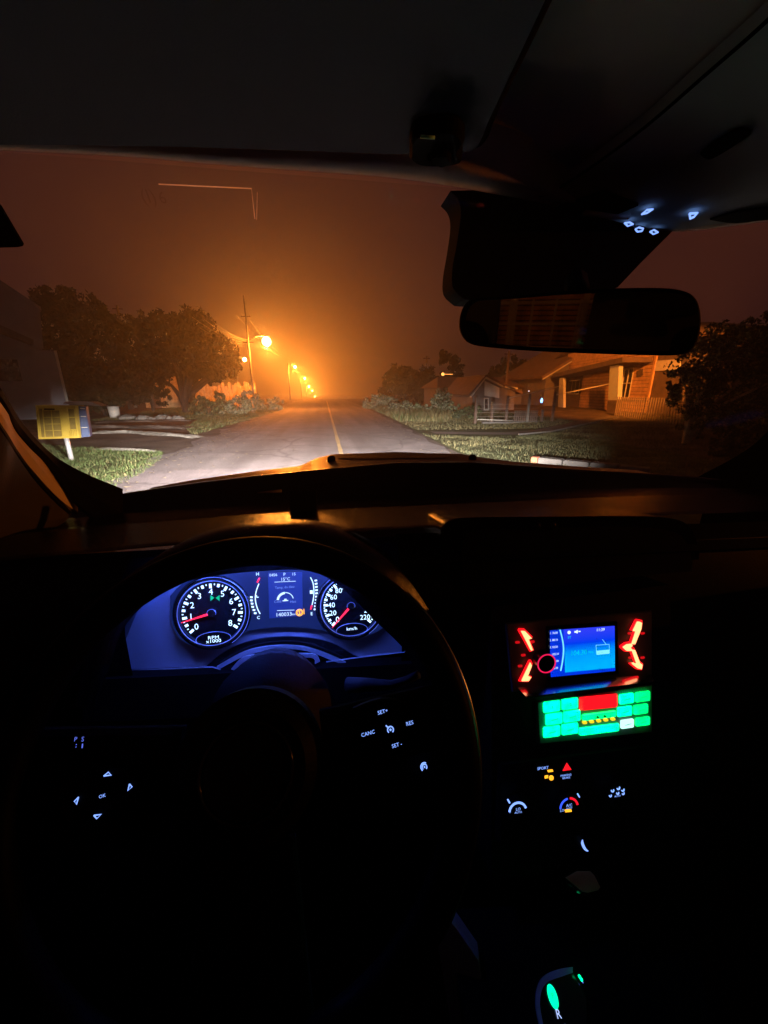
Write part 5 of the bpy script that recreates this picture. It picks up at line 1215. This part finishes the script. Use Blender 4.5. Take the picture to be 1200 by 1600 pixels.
kt(icon, 'AUTO', 964.5, 1243.5, 2.8, (985, 1240.5))
# ---- lower console: shifter
cap_lit = mat('knob_cap', (.9, .62, .45), .4, .0)  # silver cap, warm lamplight put into the base colour
Fkn = Frame(P(910, 1378, .33), (1, 0, 0), (0, .85, .5))
b = MB().mat(black_gloss); pxpoly(b, Fkn, smooth_px([(876, 1368), (900, 1355), (925, 1355), (935, 1366), (944, 1388), (930, 1402), (912, 1400), (892, 1386), (876, 1368)], 4)[:-1], -.03, .001, .004); gs = b.build('gear_lever', car)
b = MB().mat(cap_lit); pxpoly(b, Fkn, [(882, 1371), (900, 1361), (921, 1361), (928, 1368), (937, 1386), (934, 1391), (917, 1395), (908, 1393)], .0015, .004, .002); b.build('lever_cap', gs)
b = MB().mat(rubber); a = P(912, 1380, .35); b.tube([a, a+Vector((-.02, -.05, -.10)), a+Vector((-.03, -.09, -.22))], [.014, .013, .016], 12); b.build('lever_stem', gs)
b = MB().mat(icon); Fst = Frame(P(910, 1310, .36), (1, 0, 0), (0, .6, .8)); pxpoly(b, Fst, smooth_px([(906, 1293), (909, 1303), (910, 1314), (914, 1324), (918.5, 1329), (913, 1328), (908, 1318), (908.5, 1306), (906, 1293)], 3)[:-1], 0, .002); b.build('blue_reflection', stack)  # blue reflection on a chrome edge, built as a glowing strip
cg = P(880, 1560, .26)
Fg_ = Frame(cg, (1, 0, 0), (0, .93, .36))
b = MB().mat(black_trim); pxpoly(b, Fg_, [(700, 1420), (1080, 1400), (1150, 1800), (760, 1800)], -.03, -.006); cc = b.build('centre_console', car)
b = MB().mat(black_gloss); pxpoly(b, Fg_, smooth_px([(880, 1514), (850, 1522), (838, 1540), (836, 1565), (842, 1600), (852, 1640)], 4)+[(920, 1650), (918, 1560), (893, 1512)], -.0055, .0, .002); gp = b.build('gear_gate', cc)
b = MB().mat(mat('gate_trim', (.45, .47, .47), .5)); 
T = smooth_px([(893, 1511), (870, 1515), (848, 1526), (838, 1545), (836, 1570), (841, 1600), (848, 1640)], 5); B_ = smooth_px([(893, 1520), (876, 1526), (855, 1534), (845, 1547), (842, 1570), (847, 1600), (855, 1640)], 5)
pxpoly(b, Fg_, T+B_[::-1], .0005, .005); b.build('gate_trim', cc)
b = MB().mat(glow('p_lamp', (.0, 1, .45), 1.4, True)); a = Fg_.uv(863, 1557); b.disk(Fg_, (a[0], a[1], .0015), .0062, .002, 20, .001, 1.75); pl = b.build('park_indicator', cc)
b = MB().mat(glow('p_ink', (.0, .35, .25), .9)); pxtext(b, Fg_.off(.0036), 'P', 863.5, 1556, 8, (880, 1553.5)); b.build('gear_letter', cc)
b = MB().mat(glow('gear_white', (.42, .55, 1), 1.3)); pxtext(b, Fg_.off(.002), 'R', 872.5, 1585, 15, (890, 1583)); pxtext(b, Fg_.off(.002), 'N', 881, 1609, 15, (899, 1607)); b.build('gear_letter', cc)
b = MB().mat(teal); a = P(905, 1525, .27); b.tube([a, P(909, 1531, .27)], .0016, 8); b.build('button_light', cc)
b = MB().mat(icon_dim); b.tube([P(909, 1533, .27), P(916, 1541, .27)], .0006, 6); b.build('chrome_edge_glint', cc)  # blue glint along the chrome, built as a glowing line
Fpn = Frame(P(720, 1520, .30), (1, -.3, 0), (0, .2, 1))
b = MB().mat(mat('knee_panel', (.35, .36, .35), .8)); pxpoly(b, Fpn, [(678, 1442), (694, 1426), (712, 1448), (748, 1500), (762, 1600), (768, 1680), (716, 1680)], -.02, 0, .004); b.build('knee_panel', car)
# passenger side door mirror, blue reflection in its glass made as a glowing sheet
Fdm = Frame(P(1190, 790, 1.0), (1, -.25, 0), (0, 0, 1))
b = MB().mat(rubber); pxpoly(b, Fdm, smooth_px([(1160, 790), (1180, 774), (1230, 764), (1290, 770), (1290, 812), (1220, 812), (1170, 806), (1160, 790)], 3)[:-1], -.05, 0, .005); dm = b.build('door_mirror', car)
b = MB().mat(glow('mirror_blue_glow', (.01, .02, .22), .5)); pxpoly(b, Fdm, smooth_px([(1166, 791), (1184, 778), (1230, 770), (1280, 776), (1280, 804), (1220, 806), (1176, 802), (1166, 791)], 3)[:-1], .0006, .002); b.build('glass_reflection', dm)
